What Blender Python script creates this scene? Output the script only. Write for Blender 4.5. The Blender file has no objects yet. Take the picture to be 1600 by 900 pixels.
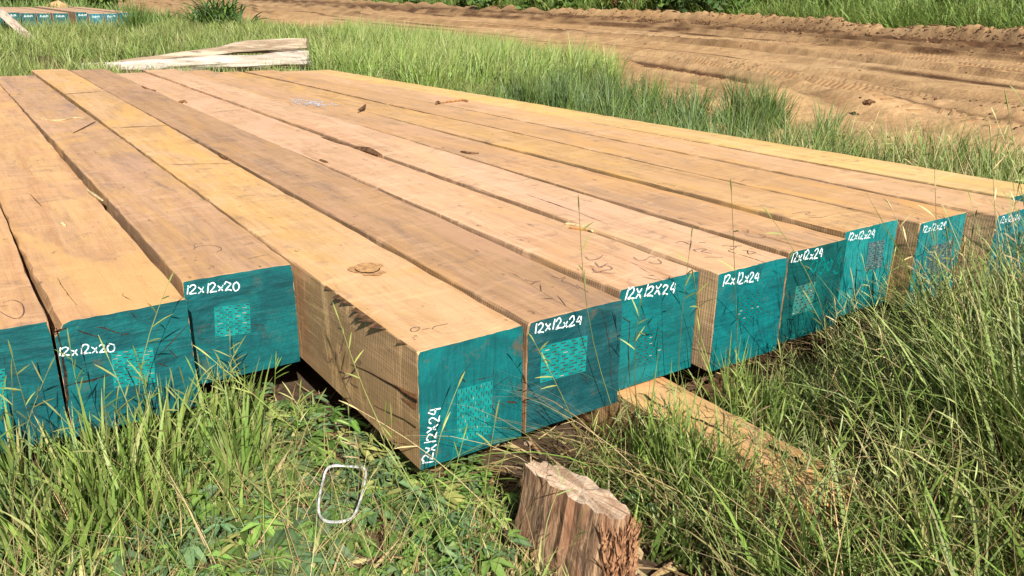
import bpy, math
import numpy as np
from mathutils import Matrix, Vector

S = bpy.context.scene
C = S.collection
# ------------------------------------------------------------------ camera
F_PX, CX, CY, CZ, PITCH, YAW, ROLL = 1282.79, -0.79454, -1.50802, 0.72797, 0.340492, 0.609396, 0.013296
_c, _s = math.cos(YAW), math.sin(YAW)
FW = np.array([_s*math.cos(PITCH), _c*math.cos(PITCH), -math.sin(PITCH)])
_rt = np.array([_c, -_s, 0.0]); _up = np.cross(_rt, FW)
R2 = math.cos(ROLL)*_rt + math.sin(ROLL)*_up
U2 = -math.sin(ROLL)*_rt + math.cos(ROLL)*_up
cam_d = bpy.data.cameras.new('camera'); cam = bpy.data.objects.new('camera', cam_d); C.objects.link(cam)
cam_d.sensor_width = 36; cam_d.lens = F_PX/1600*36; cam_d.clip_start = 0.05; cam_d.clip_end = 2000
M = Matrix.Identity(4)
for i in range(3):
    M[i][0], M[i][1], M[i][2] = R2[i], U2[i], -FW[i]
M[0][3], M[1][3], M[2][3] = CX, CY, CZ
cam.matrix_world = M
S.camera = cam
S.render.resolution_x, S.render.resolution_y = 1024, 576
S.render.engine = 'CYCLES'
# ------------------------------------------------------------------ light
SUN = np.array([0.27, 0.90, -0.68]); SUN /= np.linalg.norm(SUN)      # the way the light travels
w = bpy.data.worlds.new('World'); S.world = w; w.use_nodes = True
nt = w.node_tree; bg = nt.nodes['Background']
sky = nt.nodes.new('ShaderNodeTexSky'); sky.sky_type = 'NISHITA'; sky.sun_disc = False
sky.sun_elevation = math.asin(-SUN[2]); sky.sun_rotation = math.atan2(-SUN[0], -SUN[1])
sky.dust_density = 1.6; sky.air_density = 1.0
nt.links.new(sky.outputs[0], bg.inputs[0]); bg.inputs[1].default_value = 0.05
sd = bpy.data.lights.new('sun', 'SUN'); sd.energy = 5.0; sd.angle = math.radians(0.5); sd.color = (1, .95, .86)
so = bpy.data.objects.new('sun', sd); C.objects.link(so)
so.rotation_euler = Vector(SUN.tolist()).to_track_quat('-Z', 'Y').to_euler(); so.location = (0, -5, 12)
S.view_settings.view_transform = 'Standard'; S.view_settings.look = 'None'
S.view_settings.exposure = 0.72; S.view_settings.gamma = 1

def ray(px, py): return FW + R2*(px-800)/F_PX - U2*(py-450)/F_PX
CAMP = np.array([CX, CY, CZ])
def at_z(px, py, z):
    d = ray(px, py); return CAMP + d*(z-CZ)/d[2]
def at_y(px, py, y):
    d = ray(px, py); return CAMP + d*(y-CY)/d[1]
def at_d(px, py, dist): return CAMP + ray(px, py)*dist

# ------------------------------------------------------------------ tags and meshes
def tag(o, label=None, cat=None, group=None, kind=None):
    if label: o['label'] = label
    if cat: o['category'] = cat
    if group: o['group'] = group
    if kind: o['kind'] = kind
    return o
def link(name, me, mats, parent=None, loc=None):
    o = bpy.data.objects.new(name, me); C.objects.link(o)
    for m in (mats if isinstance(mats, (list, tuple)) else [mats]): me.materials.append(m)
    if parent: o.parent = parent
    if loc is not None: o.location = loc
    return o
def empty(name, loc=(0, 0, 0), rz=0):
    o = bpy.data.objects.new(name, None); C.objects.link(o); o.location = loc; o.rotation_euler = (0, 0, rz)
    o.empty_display_size = .1
    return o
def mesh(name, V, Fc, smooth=False):
    me = bpy.data.meshes.new(name); me.from_pydata([tuple(map(float, v)) for v in V], [], [tuple(map(int, f)) for f in Fc]); me.update()
    if smooth: me.polygons.foreach_set('use_smooth', [True]*len(me.polygons))
    return me
def big_mesh(name, V, Fq, col=None, smooth=True):
    """numpy quads (n,4) to a mesh"""
    me = bpy.data.meshes.new(name); V = np.ascontiguousarray(V, dtype=np.float32); Fq = np.ascontiguousarray(Fq, dtype=np.int32)
    n, k = Fq.shape
    me.vertices.add(len(V)); me.vertices.foreach_set('co', V.ravel())
    me.loops.add(n*k); me.loops.foreach_set('vertex_index', Fq.ravel())
    me.polygons.add(n); me.polygons.foreach_set('loop_start', np.arange(0, n*k, k, dtype=np.int32))
    me.update(calc_edges=True)
    me.polygons.foreach_set('use_smooth', np.full(n, smooth))
    if col is not None:
        a = me.attributes.new('Col', 'FLOAT_COLOR', 'POINT')
        c4 = np.ones((len(V), 4), np.float32); c4[:, :3] = col; a.data.foreach_set('color', c4.ravel())
    me.validate(); return me

# ------------------------------------------------------------------ noise
_T = np.random.default_rng(5).random((256, 256))
def vnoise(x, y):
    x = np.asarray(x, float); y = np.asarray(y, float)
    xi = np.floor(x).astype(int); yi = np.floor(y).astype(int); fx = x-xi; fy = y-yi
    fx = fx*fx*(3-2*fx); fy = fy*fy*(3-2*fy)
    g = lambda a, b: _T[a & 255, b & 255]
    return (g(xi, yi)*(1-fx)+g(xi+1, yi)*fx)*(1-fy)+(g(xi, yi+1)*(1-fx)+g(xi+1, yi+1)*fx)*fy
def fbm(x, y, o=4):
    r = 0; a = .5; t = 0
    for i in range(o):
        r = r+a*vnoise(x*2**i+17*i, y*2**i+31*i); t += a; a *= .5
    return r/t-.5
def sstep(a, b, x):
    t = np.clip((np.asarray(x, float)-a)/(b-a), 0, 1); return t*t*(3-2*t)

# ------------------------------------------------------------------ node materials
def mat(name):
    m = bpy.data.materials.new(name); m.use_nodes = True
    return m, m.node_tree, m.node_tree.nodes['Principled BSDF']
class N:
    def __init__(s, t): s.t = t
    def n(s, typ, **kw):
        x = s.t.nodes.new(typ)
        for k, v in kw.items(): setattr(x, k, v)
        return x
    def l(s, a, b): s.t.links.new(a, b)
    def setin(s, nd, i, v):
        if hasattr(v, 'links') or isinstance(v, bpy.types.NodeSocket): s.l(v, nd.inputs[i])
        elif isinstance(v, (tuple, list)) and len(v) == 3 and nd.inputs[i].type == 'RGBA': nd.inputs[i].default_value = (*v, 1)
        else: nd.inputs[i].default_value = v
    def coord(s, which='Object'): return s.n('ShaderNodeTexCoord').outputs[which]
    def map(s, v, sc=(1, 1, 1), loc=(0, 0, 0), rot=(0, 0, 0)):
        m = s.n('ShaderNodeMapping'); s.l(v, m.inputs[0]); m.inputs['Scale'].default_value = sc
        m.inputs['Location'].default_value = loc; m.inputs['Rotation'].default_value = rot; return m.outputs[0]
    def noise(s, v, scale=5, det=3, rough=.55, dist=0, out=0):
        x = s.n('ShaderNodeTexNoise'); s.l(v, x.inputs['Vector']); x.inputs['Scale'].default_value = scale
        x.inputs['Detail'].default_value = det; x.inputs['Roughness'].default_value = rough; x.inputs['Distortion'].default_value = dist
        return x.outputs[out]
    def ramp(s, f, a, b, lo=0., hi=1.):
        x = s.n('ShaderNodeMapRange'); s.l(f, x.inputs[0]); x.inputs[1].default_value = a; x.inputs[2].default_value = b
        x.inputs[3].default_value = lo; x.inputs[4].default_value = hi; x.interpolation_type = 'SMOOTHSTEP'; return x.outputs[0]
    def math(s, op, a, b=0.5):
        x = s.n('ShaderNodeMath', operation=op); s.setin(x, 0, a); s.setin(x, 1, b); return x.outputs[0]
    def mix(s, f, a, b, bt='MIX'):
        x = s.n('ShaderNodeMix', data_type='RGBA', blend_type=bt); s.setin(x, 0, f); s.setin(x, 6, a); s.setin(x, 7, b); return x.outputs[2]
    def bump(s, h, st=.3, d=.002, nrm=None):
        x = s.n('ShaderNodeBump'); s.l(h, x.inputs['Height']); x.inputs['Strength'].default_value = st; x.inputs['Distance'].default_value = d
        if nrm: s.l(nrm, x.inputs['Normal'])
        return x.outputs[0]
    def sep(s, v):
        x = s.n('ShaderNodeSeparateXYZ'); s.l(v, x.inputs[0]); return x.outputs

def wood_mat(name, base, blotch, stain, seed=0., stain_amt=.5, blotch_amt=.6, saw=1.0):
    """fresh sawn hardwood: grain along local Y, saw lines across it"""
    m, t, b = mat(name); g = N(t)
    co = g.map(g.coord(), loc=(seed*3.7, seed*9.1, seed*1.3))
    raw = g.coord()
    grain = g.noise(g.map(co, (70, 2.6, 70)), 1, 5, .6, .35)
    grain2 = g.noise(g.map(co, (230, 9, 230)), 1, 3, .6)
    streak = g.noise(g.map(co, (16, .55, 16)), 1, 4, .6, .8)
    blot = g.noise(g.map(co, (3.2, 1.5, 3.2)), 1, 5, .6, 1.2)
    stn = g.noise(g.map(co, (5.5, 1.1, 4)), 1, 6, .65, 1.0, )
    c = g.mix(g.math('MULTIPLY', g.ramp(blot, .45, .58), blotch_amt), base, blotch)
    c = g.mix(g.math('MULTIPLY', g.ramp(stn, .50, .62), stain_amt), c, stain)
    dk = tuple(v*.50 for v in base)
    c = g.mix(g.ramp(streak, .48, .74, 0, .7), c, tuple(v*k for v, k in zip(base, (.72, .60, .50))))
    c = g.mix(g.ramp(grain, .56, .80, 0, .55), c, dk)
    c = g.mix(g.ramp(grain2, .42, .72, 0, .22), c, tuple(min(1, v*1.25) for v in base))
    # saw lines: thin bands across the length, slightly bent
    bend = g.noise(g.map(co, (3, .8, 3)), 1, 2)
    xs = g.sep(raw)
    yy = g.math('ADD', xs[1], g.math('MULTIPLY', bend, .02))
    wv = g.n('ShaderNodeTexWave', wave_type='BANDS', bands_direction='Y')
    cb = g.n('ShaderNodeCombineXYZ'); g.l(g.math('MULTIPLY', xs[0], .035), cb.inputs[0]); g.l(yy, cb.inputs[1])
    yb = g.n('ShaderNodeVectorMath', operation='ADD'); g.l(cb.outputs[0], yb.inputs[0])
    cb2 = g.n('ShaderNodeCombineXYZ'); g.l(g.math('MULTIPLY', xs[0], .16), cb2.inputs[1]); g.l(cb2.outputs[0], yb.inputs[1])
    g.l(yb.outputs[0], wv.inputs['Vector']); wv.inputs['Scale'].default_value = 33; wv.inputs['Distortion'].default_value = 3.4
    wv.inputs['Detail'].default_value = 2; wv.inputs['Detail Scale'].default_value = 1.5
    sawmask = g.ramp(g.noise(g.map(co, (9, 1.6, 9)), 1, 3), .40, .62)
    # faint slow chatter bands too
    chat = g.noise(g.map(yb.outputs[0], (1.2, 90, 1.2)), 1, 2, .5)
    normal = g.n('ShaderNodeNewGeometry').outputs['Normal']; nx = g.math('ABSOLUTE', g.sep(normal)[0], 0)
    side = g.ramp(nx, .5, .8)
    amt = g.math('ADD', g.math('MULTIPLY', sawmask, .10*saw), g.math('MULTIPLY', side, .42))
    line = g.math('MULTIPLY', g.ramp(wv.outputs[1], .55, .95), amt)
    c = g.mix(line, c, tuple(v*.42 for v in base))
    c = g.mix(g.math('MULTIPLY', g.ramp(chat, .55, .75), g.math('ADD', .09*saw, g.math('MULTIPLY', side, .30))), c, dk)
    c = g.mix(g.math('MULTIPLY', side, .62), c, (.15, .10, .056))  # side faces darkened: shade in the gaps painted into the wood colour
    # cross-grain chatter patches, pale scuffs and grey weather smudges lying across the board
    sm = g.noise(g.map(co, (7, 9, 7)), 1, 6, .7, 1.5)
    c = g.mix(g.ramp(sm, .54, .66, 0, .50), c, (.25, .165, .12))
    sc_ = g.noise(g.map(co, (4, 14, 4), loc=(5, 2, 0)), 1, 5, .7, .8)
    c = g.mix(g.ramp(sc_, .52, .64, 0, .50), c, tuple(min(.86, v*1.22+.03) for v in base))
    pat = g.noise(g.map(co, (2.2, .9, 2.2), loc=(3, 8, 1)), 1, 2, .5)
    c = g.mix(g.ramp(pat, .35, .65, 0, .55), c, g.mix(.5, c, tuple(v*.62 for v in base)))
    mg = g.noise(g.map(co, (42, 3.5, 42), loc=(1, 4, 2)), 1, 6, .72, .5)
    c = g.mix(g.ramp(mg, .50, .68, 0, .36), c, tuple(v*k for v, k in zip(base, (.58, .50, .42))))
    c = g.mix(g.ramp(mg, .48, .34, 0, .35), c, tuple(min(.88, v*1.2+.03) for v in base))
    crs = g.noise(g.map(yb.outputs[0], (2.5, 38, 2.5)), 1, 6, .75, .3)
    c = g.mix(g.ramp(crs, .54, .70, 0, .16), c, tuple(v*.55 for v in base))
    c = g.mix(g.ramp(crs, .46, .34, 0, .10), c, tuple(min(.88, v*1.2+.03) for v in base))
    fib = g.noise(g.map(co, (420, 30, 420)), 1, 3, .7)
    c = g.mix(g.ramp(fib, .50, .72, 0, .30), c, tuple(v*.48 for v in base))
    spk = g.noise(g.map(co, (90, 60, 90)), 1, 5, .75)
    c = g.mix(g.ramp(spk, .60, .72, 0, .40), c, tuple(v*.45 for v in base))
    # broad soft tides of yellow sapwood and rosy heartwood along the stick
    tide = g.noise(g.map(co, (2.6, .75, 2.6), loc=(7, 3, 5)), 1, 3, .55, 1.6)
    c = g.mix(g.ramp(tide, .52, .66, 0, .50), c, tuple(a*b_ for a, b_ in zip(blotch, (1.05, 1.0, .85))))
    c = g.mix(g.ramp(tide, .46, .34, 0, .45), c, tuple(min(.85, a*b_) for a, b_ in zip(base, (1.08, 1.06, 1.22))))
    # odd grey marks and dots
    dots = g.noise(g.map(co, (26, 12, 26)), 1, 4, .7)
    c = g.mix(g.ramp(dots, .64, .71, 0, .65), c, (.12, .075, .05))
    g.l(c, b.inputs['Base Color']); b.inputs['Roughness'].default_value = .62; b.inputs['Specular IOR Level'].default_value = .4
    h = g.math('ADD', g.math('MULTIPLY', grain, .6), g.math('MULTIPLY', wv.outputs[1], g.math('ADD', .08*saw, g.math('MULTIPLY', side, .09))))
    h = g.math('ADD', h, g.math('MULTIPLY', grain2, .4))
    h = g.math('ADD', h, g.math('MULTIPLY', crs, .4)); g.l(g.bump(h, .7, .0030), b.inputs['Normal'])
    return m

def paint_mat(name, a, bcol, seed=0., grainy=.5, thin=.3, axis=0, center=(.15, -.15)):
    a = tuple(v*.96 for v in a); bcol = tuple(v*.98 for v in bcol)
    """end sealing paint brushed over end grain"""
    m, t, b = mat(name); g = N(t)
    raw = g.coord(); co = g.map(raw, loc=(seed*2.1, 0, seed*5.3))
    sc = (7, 1, 60) if axis == 0 else (60, 1, 7)
    st = g.noise(g.map(co, sc), 1, 5, .62, 1.3)
    cl = g.noise(g.map(co, (9, 1, 9)), 1, 5, .6, .8)
    c = g.mix(g.ramp(cl, .38, .64), a, bcol)
    c = g.mix(g.ramp(st, .48, .72, 0, grainy), c, tuple(v*.45 for v in a))
    c = g.mix(g.ramp(st, .50, .28, 0, grainy*.5), c, tuple(min(1, v*1.35+.01) for v in bcol))
    th = g.noise(g.map(co, (13, 1, 13)), 1, 6, .7, .5)
    c = g.mix(g.ramp(th, .55, .70, 0, min(1, thin*1.5)), c, (.085, .075, .05)); rub = g.noise(g.map(co, (70, 1, 70)), 1, 5, .75)
    c = g.mix(g.ramp(rub, .62, .72, 0, .45), c, (.16, .12, .07))
    # growth rings around a pith
    ring = g.n('ShaderNodeTexWave', wave_type='RINGS', rings_direction='Y')
    g.l(g.map(raw, loc=(-center[0], 0, -center[1])), ring.inputs['Vector']); ring.inputs['Scale'].default_value = 17
    ring.inputs['Distortion'].default_value = 9; ring.inputs['Detail'].default_value = 4; ring.inputs['Detail Scale'].default_value = 2.2
    c = g.mix(g.ramp(ring.outputs[1], .5, .95, 0,   .16*grainy+.02), c, tuple(v*.5 for v in a))
    g.l(c, b.inputs['Base Color']); b.inputs['Roughness'].default_value = .58; b.inputs['Specular IOR Level'].default_value = .35
    h = g.math('ADD', g.math('MULTIPLY', st, 1.0), g.math('MULTIPLY', ring.outputs[1], .12))
    fine = g.noise(co, 260, 3, .6)
    h = g.math('ADD', h, g.math('MULTIPLY', fine, .25))
    g.l(g.bump(h, .6, .0030), b.inputs['Normal'])
    return m

def simple_mat(name, col, rough=.7, col2=None, scale=40, bump=0., spec=.3, bd=.002, stretch=(1, 1, 1), lo=.4, hi=.65, metal=0):
    m, t, b = mat(name); g = N(t)
    n = g.noise(g.map(g.coord(), stretch), scale, 5, .62)
    if col2 is None: col2 = tuple(v*.6 for v in col)
    g.l(g.mix(g.ramp(n, lo, hi), col, col2), b.inputs['Base Color'])
    b.inputs['Roughness'].default_value = rough; b.inputs['Specular IOR Level'].default_value = spec; b.inputs['Metallic'].default_value = metal
    if bump: g.l(g.bump(n, bump, bd), b.inputs['Normal'])
    return m

def leaf_mat(name, trans=.35, rough=.55, var=.35, spec=.35):
    m, t, b = mat(name); g = N(t)
    at = g.n('ShaderNodeAttribute', attribute_name='Col')
    nz = g.noise(g.coord(), 30, 2)
    c = g.mix(var, at.outputs[0], g.mix(g.ramp(nz, .3, .7), tuple([.75]*3), tuple([1.25]*3)), 'MULTIPLY')
    g.l(c, b.inputs['Base Color']); b.inputs['Roughness'].default_value = rough; b.inputs['Specular IOR Level'].default_value = spec
    tr = g.n('ShaderNodeBsdfTranslucent'); g.l(g.mix(.5, c, (.30, .42, .06)), tr.inputs[0])
    mx = g.n('ShaderNodeMixShader'); mx.inputs[0].default_value = trans
    g.l(b.outputs[0], mx.inputs[1]); g.l(tr.outputs[0], mx.inputs[2])
    g.l(mx.outputs[0], t.nodes['Material Output'].inputs[0])
    return m
M_GRASS = leaf_mat('grass_blade', .20, .5)
M_DRY = leaf_mat('dry_grass', .15, .8, spec=.1)
M_WEED = leaf_mat('weed_leaf', .22, .6)
M_WHITE = simple_mat('white_marker', (.80, .84, .84), .6, (.16, .34, .36), 210, lo=.50, hi=.64)
M_TEALMARK = simple_mat('teal_marker', (.0, .17, .16), .5, (.0, .10, .095), 90, lo=.45, hi=.6)
M_INK = simple_mat('pencil_ink', (.10, .06, .07), .6, (.26, .16, .11), 150, lo=.5, hi=.7)
M_CRACK = simple_mat('crack_dark', (.018, .012, .010), .95, (.06, .035, .02), 90, spec=.05)
M_RAW = simple_mat('raw_wood_orange', (.45, .24, .10), .8, (.22, .11, .05), 60, .5)
M_BARK = simple_mat('bark_brown', (.085, .045, .025), .95, (.20, .11, .055), 45, .9, .1, .006)
M_STRAW = simple_mat('straw_pale', (.55, .44, .24), .8, (.36, .26, .13), 50)
M_STRAP = simple_mat('white_strap', (.66, .68, .67), .4, (.36, .36, .34), 45, spec=.5)
M_LIME = simple_mat('lime_powder', (.46, .45, .46), .9, (.30, .29, .30), 90)

# ------------------------------------------------------------------ the ground
def road_edge(y): return np.interp(y, [-40, -10, 0, 3.7, 8, 12, 18, 24, 30, 60, 200], [5.6, 5.6, 5.5, 5.6, 7.2, 8.2, 7.8, 6.9, 6.6, 9, 20])
def berm_x(y): return np.interp(y, [-60, -10, 5, 11, 25, 43, 132, 300], [10, 19, 24.5, 26.6, 32.6, 35.0, 57, 95])
def beamtop(x): return 0
def ground_soft(x, y):
    near = -.43 + (-.07)*sstep(-.3, .25, x)
    far = -.36 + .20*sstep(8, 17, y)
    z = near*(1-sstep(1.5, 8, y))+far*sstep(1.5, 8, y)
    e = road_edge(y); k = sstep(-2.5, 1.2, x-e)
    rz = -.5+.12*sstep(15, 45, y)
    return z*(1-k)+rz*k
def ground_z(x, y, detail=True):
    x = np.asarray(x, float); y = np.asarray(y, float)
    z = ground_soft(x, y)
    e = road_edge(y); bx = berm_x(y); v = (x-e)/np.maximum(bx-e, 1)
    onr = sstep(-.02, .05, v)*(1-sstep(1.0, 1.06, v))
    wv = v*20+fbm(x*.05, y*.12, 3)*1.4
    R = 0
    for c0, wd, dp in RUTS:
        d = wv-c0; R = R-dp*1.3*np.exp(-(d/wd)**2)+dp*1.1*np.exp(-((np.abs(d)-wd*2.0)/(wd*.75))**2)
    z = z+R*onr*(.55+1.0*np.clip(fbm(x*.22+9, y*.22, 2)+.5, 0, 1))
    # banks
    bc = np.exp(-((v*20-20.0)/.55)**2); z = z+bc*(.42+.5*fbm(x*.35, y*.35, 4))
    b2 = np.exp(-((v*20-16.3)/.9)**2); z = z+b2*(.10+.30*fbm(x*.8, y*.8, 4))
    b3 = np.exp(-((v*20-18.6)/.5)**2); z = z-b3*.10
    # sand mounds at the near edge
    for mx, my, r, h in MOUNDS: z = z+h*np.exp(-(((x-mx)**2+(y-my)**2)/r**2))
    if detail:
        rough = fbm(wv*2.6, y*.22+wv*.1, 4)*.13*sstep(-.02, .06, v)+fbm(x*1.3, y*1.3, 4)*.10*sstep(-.1, .0, v)*(1-sstep(.05, .2, v))+fbm(x*5, y*5, 3)*(.014+.03*(1-sstep(.05, .16, v)))
        cl = np.clip(fbm(x*3.5, y*5.5, 3)*2.2, 0, 1)*(b2+bc*1.0+.25*np.exp(-((v*20-3.2)/.7)**2)+.3*np.exp(-((v*20-9.5)/.8)**2))*.24
        z = z+rough*.8+cl*.8
    return z
RUTS = [(2.2, .22, .05), (4.3, .30, .09), (5.6, .20, .05), (8.6, .35, .08), (9.6, .2, .05), (11.5, .22, .05), (13.0, .3, .07), (14.2, .35, .10), (17.4, .35, .12), (15.4, .25, .08)]
MOUNDS = [(7.6, 4.9, .8, .22), (8.4, 4.2, .7, .14), (9.2, 3.0, .8, .12), (6.4, 4.9, .6, .12), (6.6, 7.2, .9, .10), (14, 50, 4, .3)]

def make_ground():
    a0, a1 = math.radians(-8), math.radians(76)           # bearings of the finer sector, from +Y towards +X
    ang = np.concatenate([np.linspace(a0, a1, 520), np.linspace(a1, a0+2*math.pi, 70)[1:-1]])
    rad = np.concatenate([[.02], np.geomspace(.35, 5, 60)[:-1], np.geomspace(5, 60, 420)[:-1], np.geomspace(60, 700, 40)])
    A, Rr = np.meshgrid(ang, rad); X = CX+Rr*np.sin(A); Y = CY+Rr*np.cos(A)
    Z = ground_z(X, Y)
    e = road_edge(Y); v = (X-e)/np.maximum(berm_x(Y)-e, 1)
    na = len(ang); nr = len(rad)
    idx = np.arange(na*nr).reshape(nr, na); nxt = np.roll(idx, -1, axis=1)
    Q = np.stack([idx[:-1], nxt[:-1], nxt[1:], idx[1:]], -1).reshape(-1, 4)[:, ::-1]
    V = np.stack([X, Y, Z], -1).reshape(-1, 3)
    # colour of the soil: dry sand against moist dark clods on the road; near soil carries painted shade
    wv = v*20+fbm(X*.05, Y*.12, 3)*1.4
    moist = 1.0*np.exp(-((v*20-16.4)/1.1)**2)+1.0*np.exp(-((v*20-18.7)/.75)**2)+.75*np.exp(-((wv-14.2)/.8)**2)+.75*np.exp(-((wv-4.1)/.30)**2)+.4*np.exp(-((wv-11.5)/.25)**2)+.4*np.exp(-((wv-5.6)/.2)**2)+.3*np.exp(-((wv-8.8)/.6)**2)+.3*np.exp(-((wv-2.2)/.25)**2)
    for c0, wd in ((1.2, .12), (3.3, .14), (5.0, .10), (6.6, .16), (7.6, .10), (9.4, .22), (10.6, .10), (12.4, .22), (13.4, .12), (15.2, .25), (17.7, .3)):
        moist = moist+1.3*np.exp(-((wv-c0)/wd)**2)*np.clip(.35+3.0*fbm(X*.12+c0*5, Y*.16, 3), 0, 1)
    moist = np.clip(moist*(1.0+2.2*fbm(X*.5, Y*.9, 4))+.9*np.clip(fbm(X*1.9, Y*3.2, 4), 0, 1), 0, 1)
    dry = np.array([.43, .258, .118]); pal = np.array([.53, .345, .178]); wet = np.array([.085, .042, .020])
    pk = np.clip(.5+1.6*fbm(X*.35+40, Y*.35, 3), 0, 1)[..., None]
    col = (dry*(1-pk)+pal*pk)*(1-moist[..., None])+wet*moist[..., None]
    soil = np.array([.075, .052, .034]); sand = np.array([.55, .42, .27])  # near soil darkened so its colour holds the shade under the beams
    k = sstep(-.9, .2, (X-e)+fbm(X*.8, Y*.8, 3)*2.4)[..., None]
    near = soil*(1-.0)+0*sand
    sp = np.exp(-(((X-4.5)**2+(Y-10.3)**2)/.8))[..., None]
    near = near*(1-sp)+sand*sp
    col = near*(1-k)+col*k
    ov = sstep(1.02, 1.08, v)[..., None]; col = col*(1-ov)+np.array([.12, .10, .05])*ov
    col = col.reshape(-1, 3)
    fv = v.reshape(-1)[Q].mean(1)
    for nm, sel, lab in (('dirt_road', (fv > 0) & (fv < 1.05), None), ('ground', ~((fv > 0) & (fv < 1.05)), None)):
        q = Q[sel]; u, inv = np.unique(q, return_inverse=True)
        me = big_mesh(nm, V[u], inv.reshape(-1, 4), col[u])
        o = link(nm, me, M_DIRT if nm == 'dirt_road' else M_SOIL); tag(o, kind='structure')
def dirt_mat(name, amp):
    m, t, b = mat(name); g = N(t); co = g.coord()
    at = g.n('ShaderNodeAttribute', attribute_name='Col')
    n1 = g.noise(co, 2.3, 6, .65); n2 = g.noise(co, 16, 5, .7)
    c = g.mix(g.ramp(n1, .42, .62, 0, .40), at.outputs[0], (.20, .115, .058))
    c = g.mix(g.ramp(n2, .55, .75, 0, .6), c, (.15, .08, .045))
    c = g.mix(g.ramp(n2, .42, .28, 0, .25), c, (.46, .31, .18))
    g.l(c, b.inputs['Base Color']); b.inputs['Roughness'].default_value = .95; b.inputs['Specular IOR Level'].default_value = .1
    h = g.math('ADD', g.math('MULTIPLY', n1, 1.0), g.math('MULTIPLY', n2, .5))
    vo = g.n('ShaderNodeTexVoronoi'); g.l(co, vo.inputs['Vector']); vo.inputs['Scale'].default_value = 14
    h = g.math('ADD', h, g.math('MULTIPLY', vo.outputs[0], .35))
    g.l(g.bump(h, 1.0, amp), b.inputs['Normal']); return m
M_DIRT = dirt_mat('road_dirt', .025); M_SOIL = dirt_mat('soil', .02)
make_ground()

rng = np.random.default_rng(11)
# tyre tread prints: ladders of short raised bars of soil laid along the ruts; clods: lumps thrown up along the banks
def lumps(n_, pos, size, sq=.7, seed=0):
    r = np.random.default_rng(seed)
    ico = np.array([(0, 0, 1), (.89, 0, .45), (.28, .85, .45), (-.72, .53, .45), (-.72, -.53, .45), (.28, -.85, .45), (.72, .53, -.45), (-.28, .85, -.45), (-.89, 0, -.45), (-.28, -.85, -.45), (.72, -.53, -.45), (0, 0, -1)])
    fc = np.array([(0, 1, 2), (0, 2, 3), (0, 3, 4), (0, 4, 5), (0, 5, 1), (1, 6, 2), (2, 7, 3), (3, 8, 4), (4, 9, 5), (5, 10, 1), (2, 6, 7), (3, 7, 8), (4, 8, 9), (5, 9, 10), (1, 10, 6), (6, 11, 7), (7, 11, 8), (8, 11, 9), (9, 11, 10), (10, 11, 6)])
    V = ico[None]*(1+r.uniform(-.35, .35, (n_, 12, 1)))*np.array([1, 1, sq])*size[:, None, None]*r.uniform(.7, 1.3, (n_, 1, 3))
    a = r.uniform(0, 6.28, n_); ca, sa = np.cos(a)[:, None], np.sin(a)[:, None]
    V = np.stack([V[..., 0]*ca-V[..., 1]*sa, V[..., 0]*sa+V[..., 1]*ca, V[..., 2]], -1)+pos[:, None]
    return V.reshape(-1, 3), (fc[None]+12*np.arange(n_)[:, None, None]).reshape(-1, 3)
def make_clods():
    P = []; SZ = []
    for v0, sp, n_, s0, s1, y0, y1 in ((16.4, .8, 3600, .025, .07, 2, 45), (20.0, .5, 2600, .025, .07, 2, 60), (14.2, .6, 900, .015, .045, 2, 30), (4.2, .35, 900, .012, .035, 2, 22), (1.5, 1.2, 300, .008, .022, 0, 20), (9.0, .7, 500, .012, .035, 0, 30)):
        y = y0+(y1-y0)*rng.random(n_)**1.7; v = (v0+rng.normal(0, sp, n_))/20
        keep = fbm(y*.35+v0, v*12, 2) > -.12
        y, v = y[keep], v[keep]; e = road_edge(y); x = e+v*(berm_x(y)-e)
        s = s0+(s1-s0)*rng.random(len(y))**2.5
        P.append(np.stack([x, y, ground_z(x, y)+s*.2], 1)); SZ.append(s)
    P = np.concatenate(P); SZ = np.concatenate(SZ)
    V, Fc = lumps(len(P), P, SZ, .7, 3)
    wet = np.array([.10, .052, .026]); dry = np.array([.27, .165, .085]); k = rng.random(len(P))[:, None]**2
    col = np.repeat(wet*(1-k)+dry*k, 12, 0)
    o = link('dirt_clods', big_mesh('dirt_clods', V, Fc, col, False), M_SOIL)
    tag(o, 'brown earth clods thrown up along the ruts of the dirt road', 'dirt clods', kind='stuff')
    # tread
    V = []; Fq = []; k = 0
    for c0, off in ((3.1, .0), (4.9, .5), (10.4, .0), (11.0, .3), (12.3, .0)):
        y = 1.5
        while y < 16:
            e = float(road_edge(y)); bx = float(berm_x(y)); v = (c0-float(fbm(8.0, y*.12, 3))*1.2)/20; x = e+v*(bx-e)
            for sgn in (-1, 1):
                ctr = np.array([x+sgn*.13, y+sgn*.045, 0]); dx = np.array([.11, .045*sgn, 0]); dy = np.array([0, .028, 0])
                if rng.random() < .8:
                    q = [ctr-dx-dy, ctr+dx-dy, ctr+dx+dy, ctr-dx+dy]
                    for p_ in q:
                        z = float(ground_z(p_[0], p_[1])); V.append((p_[0], p_[1], z-.02))
                    for p_ in q:
                        z = float(ground_z(p_[0], p_[1])); V.append((ctr[0]+(p_[0]-ctr[0])*.8, ctr[1]+(p_[1]-ctr[1])*.7, z+.013))
                    Fq += [(k+4, k+5, k+6, k+7), (k, k+1, k+5, k+4), (k+1, k+2, k+6, k+5), (k+2, k+3, k+7, k+6), (k+3, k, k+4, k+7)]; k += 8
            y += .13
    col = np.tile([.31, .19, .095], (len(V), 1))
    o = link('tyre_tread_prints', big_mesh('tyre_tread_prints', np.array(V), np.array(Fq), col, False), M_SOIL)
    tag(o, 'ladder-like tyre tread prints pressed in the dirt road', 'tyre tracks', kind='stuff')
make_clods()

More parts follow.
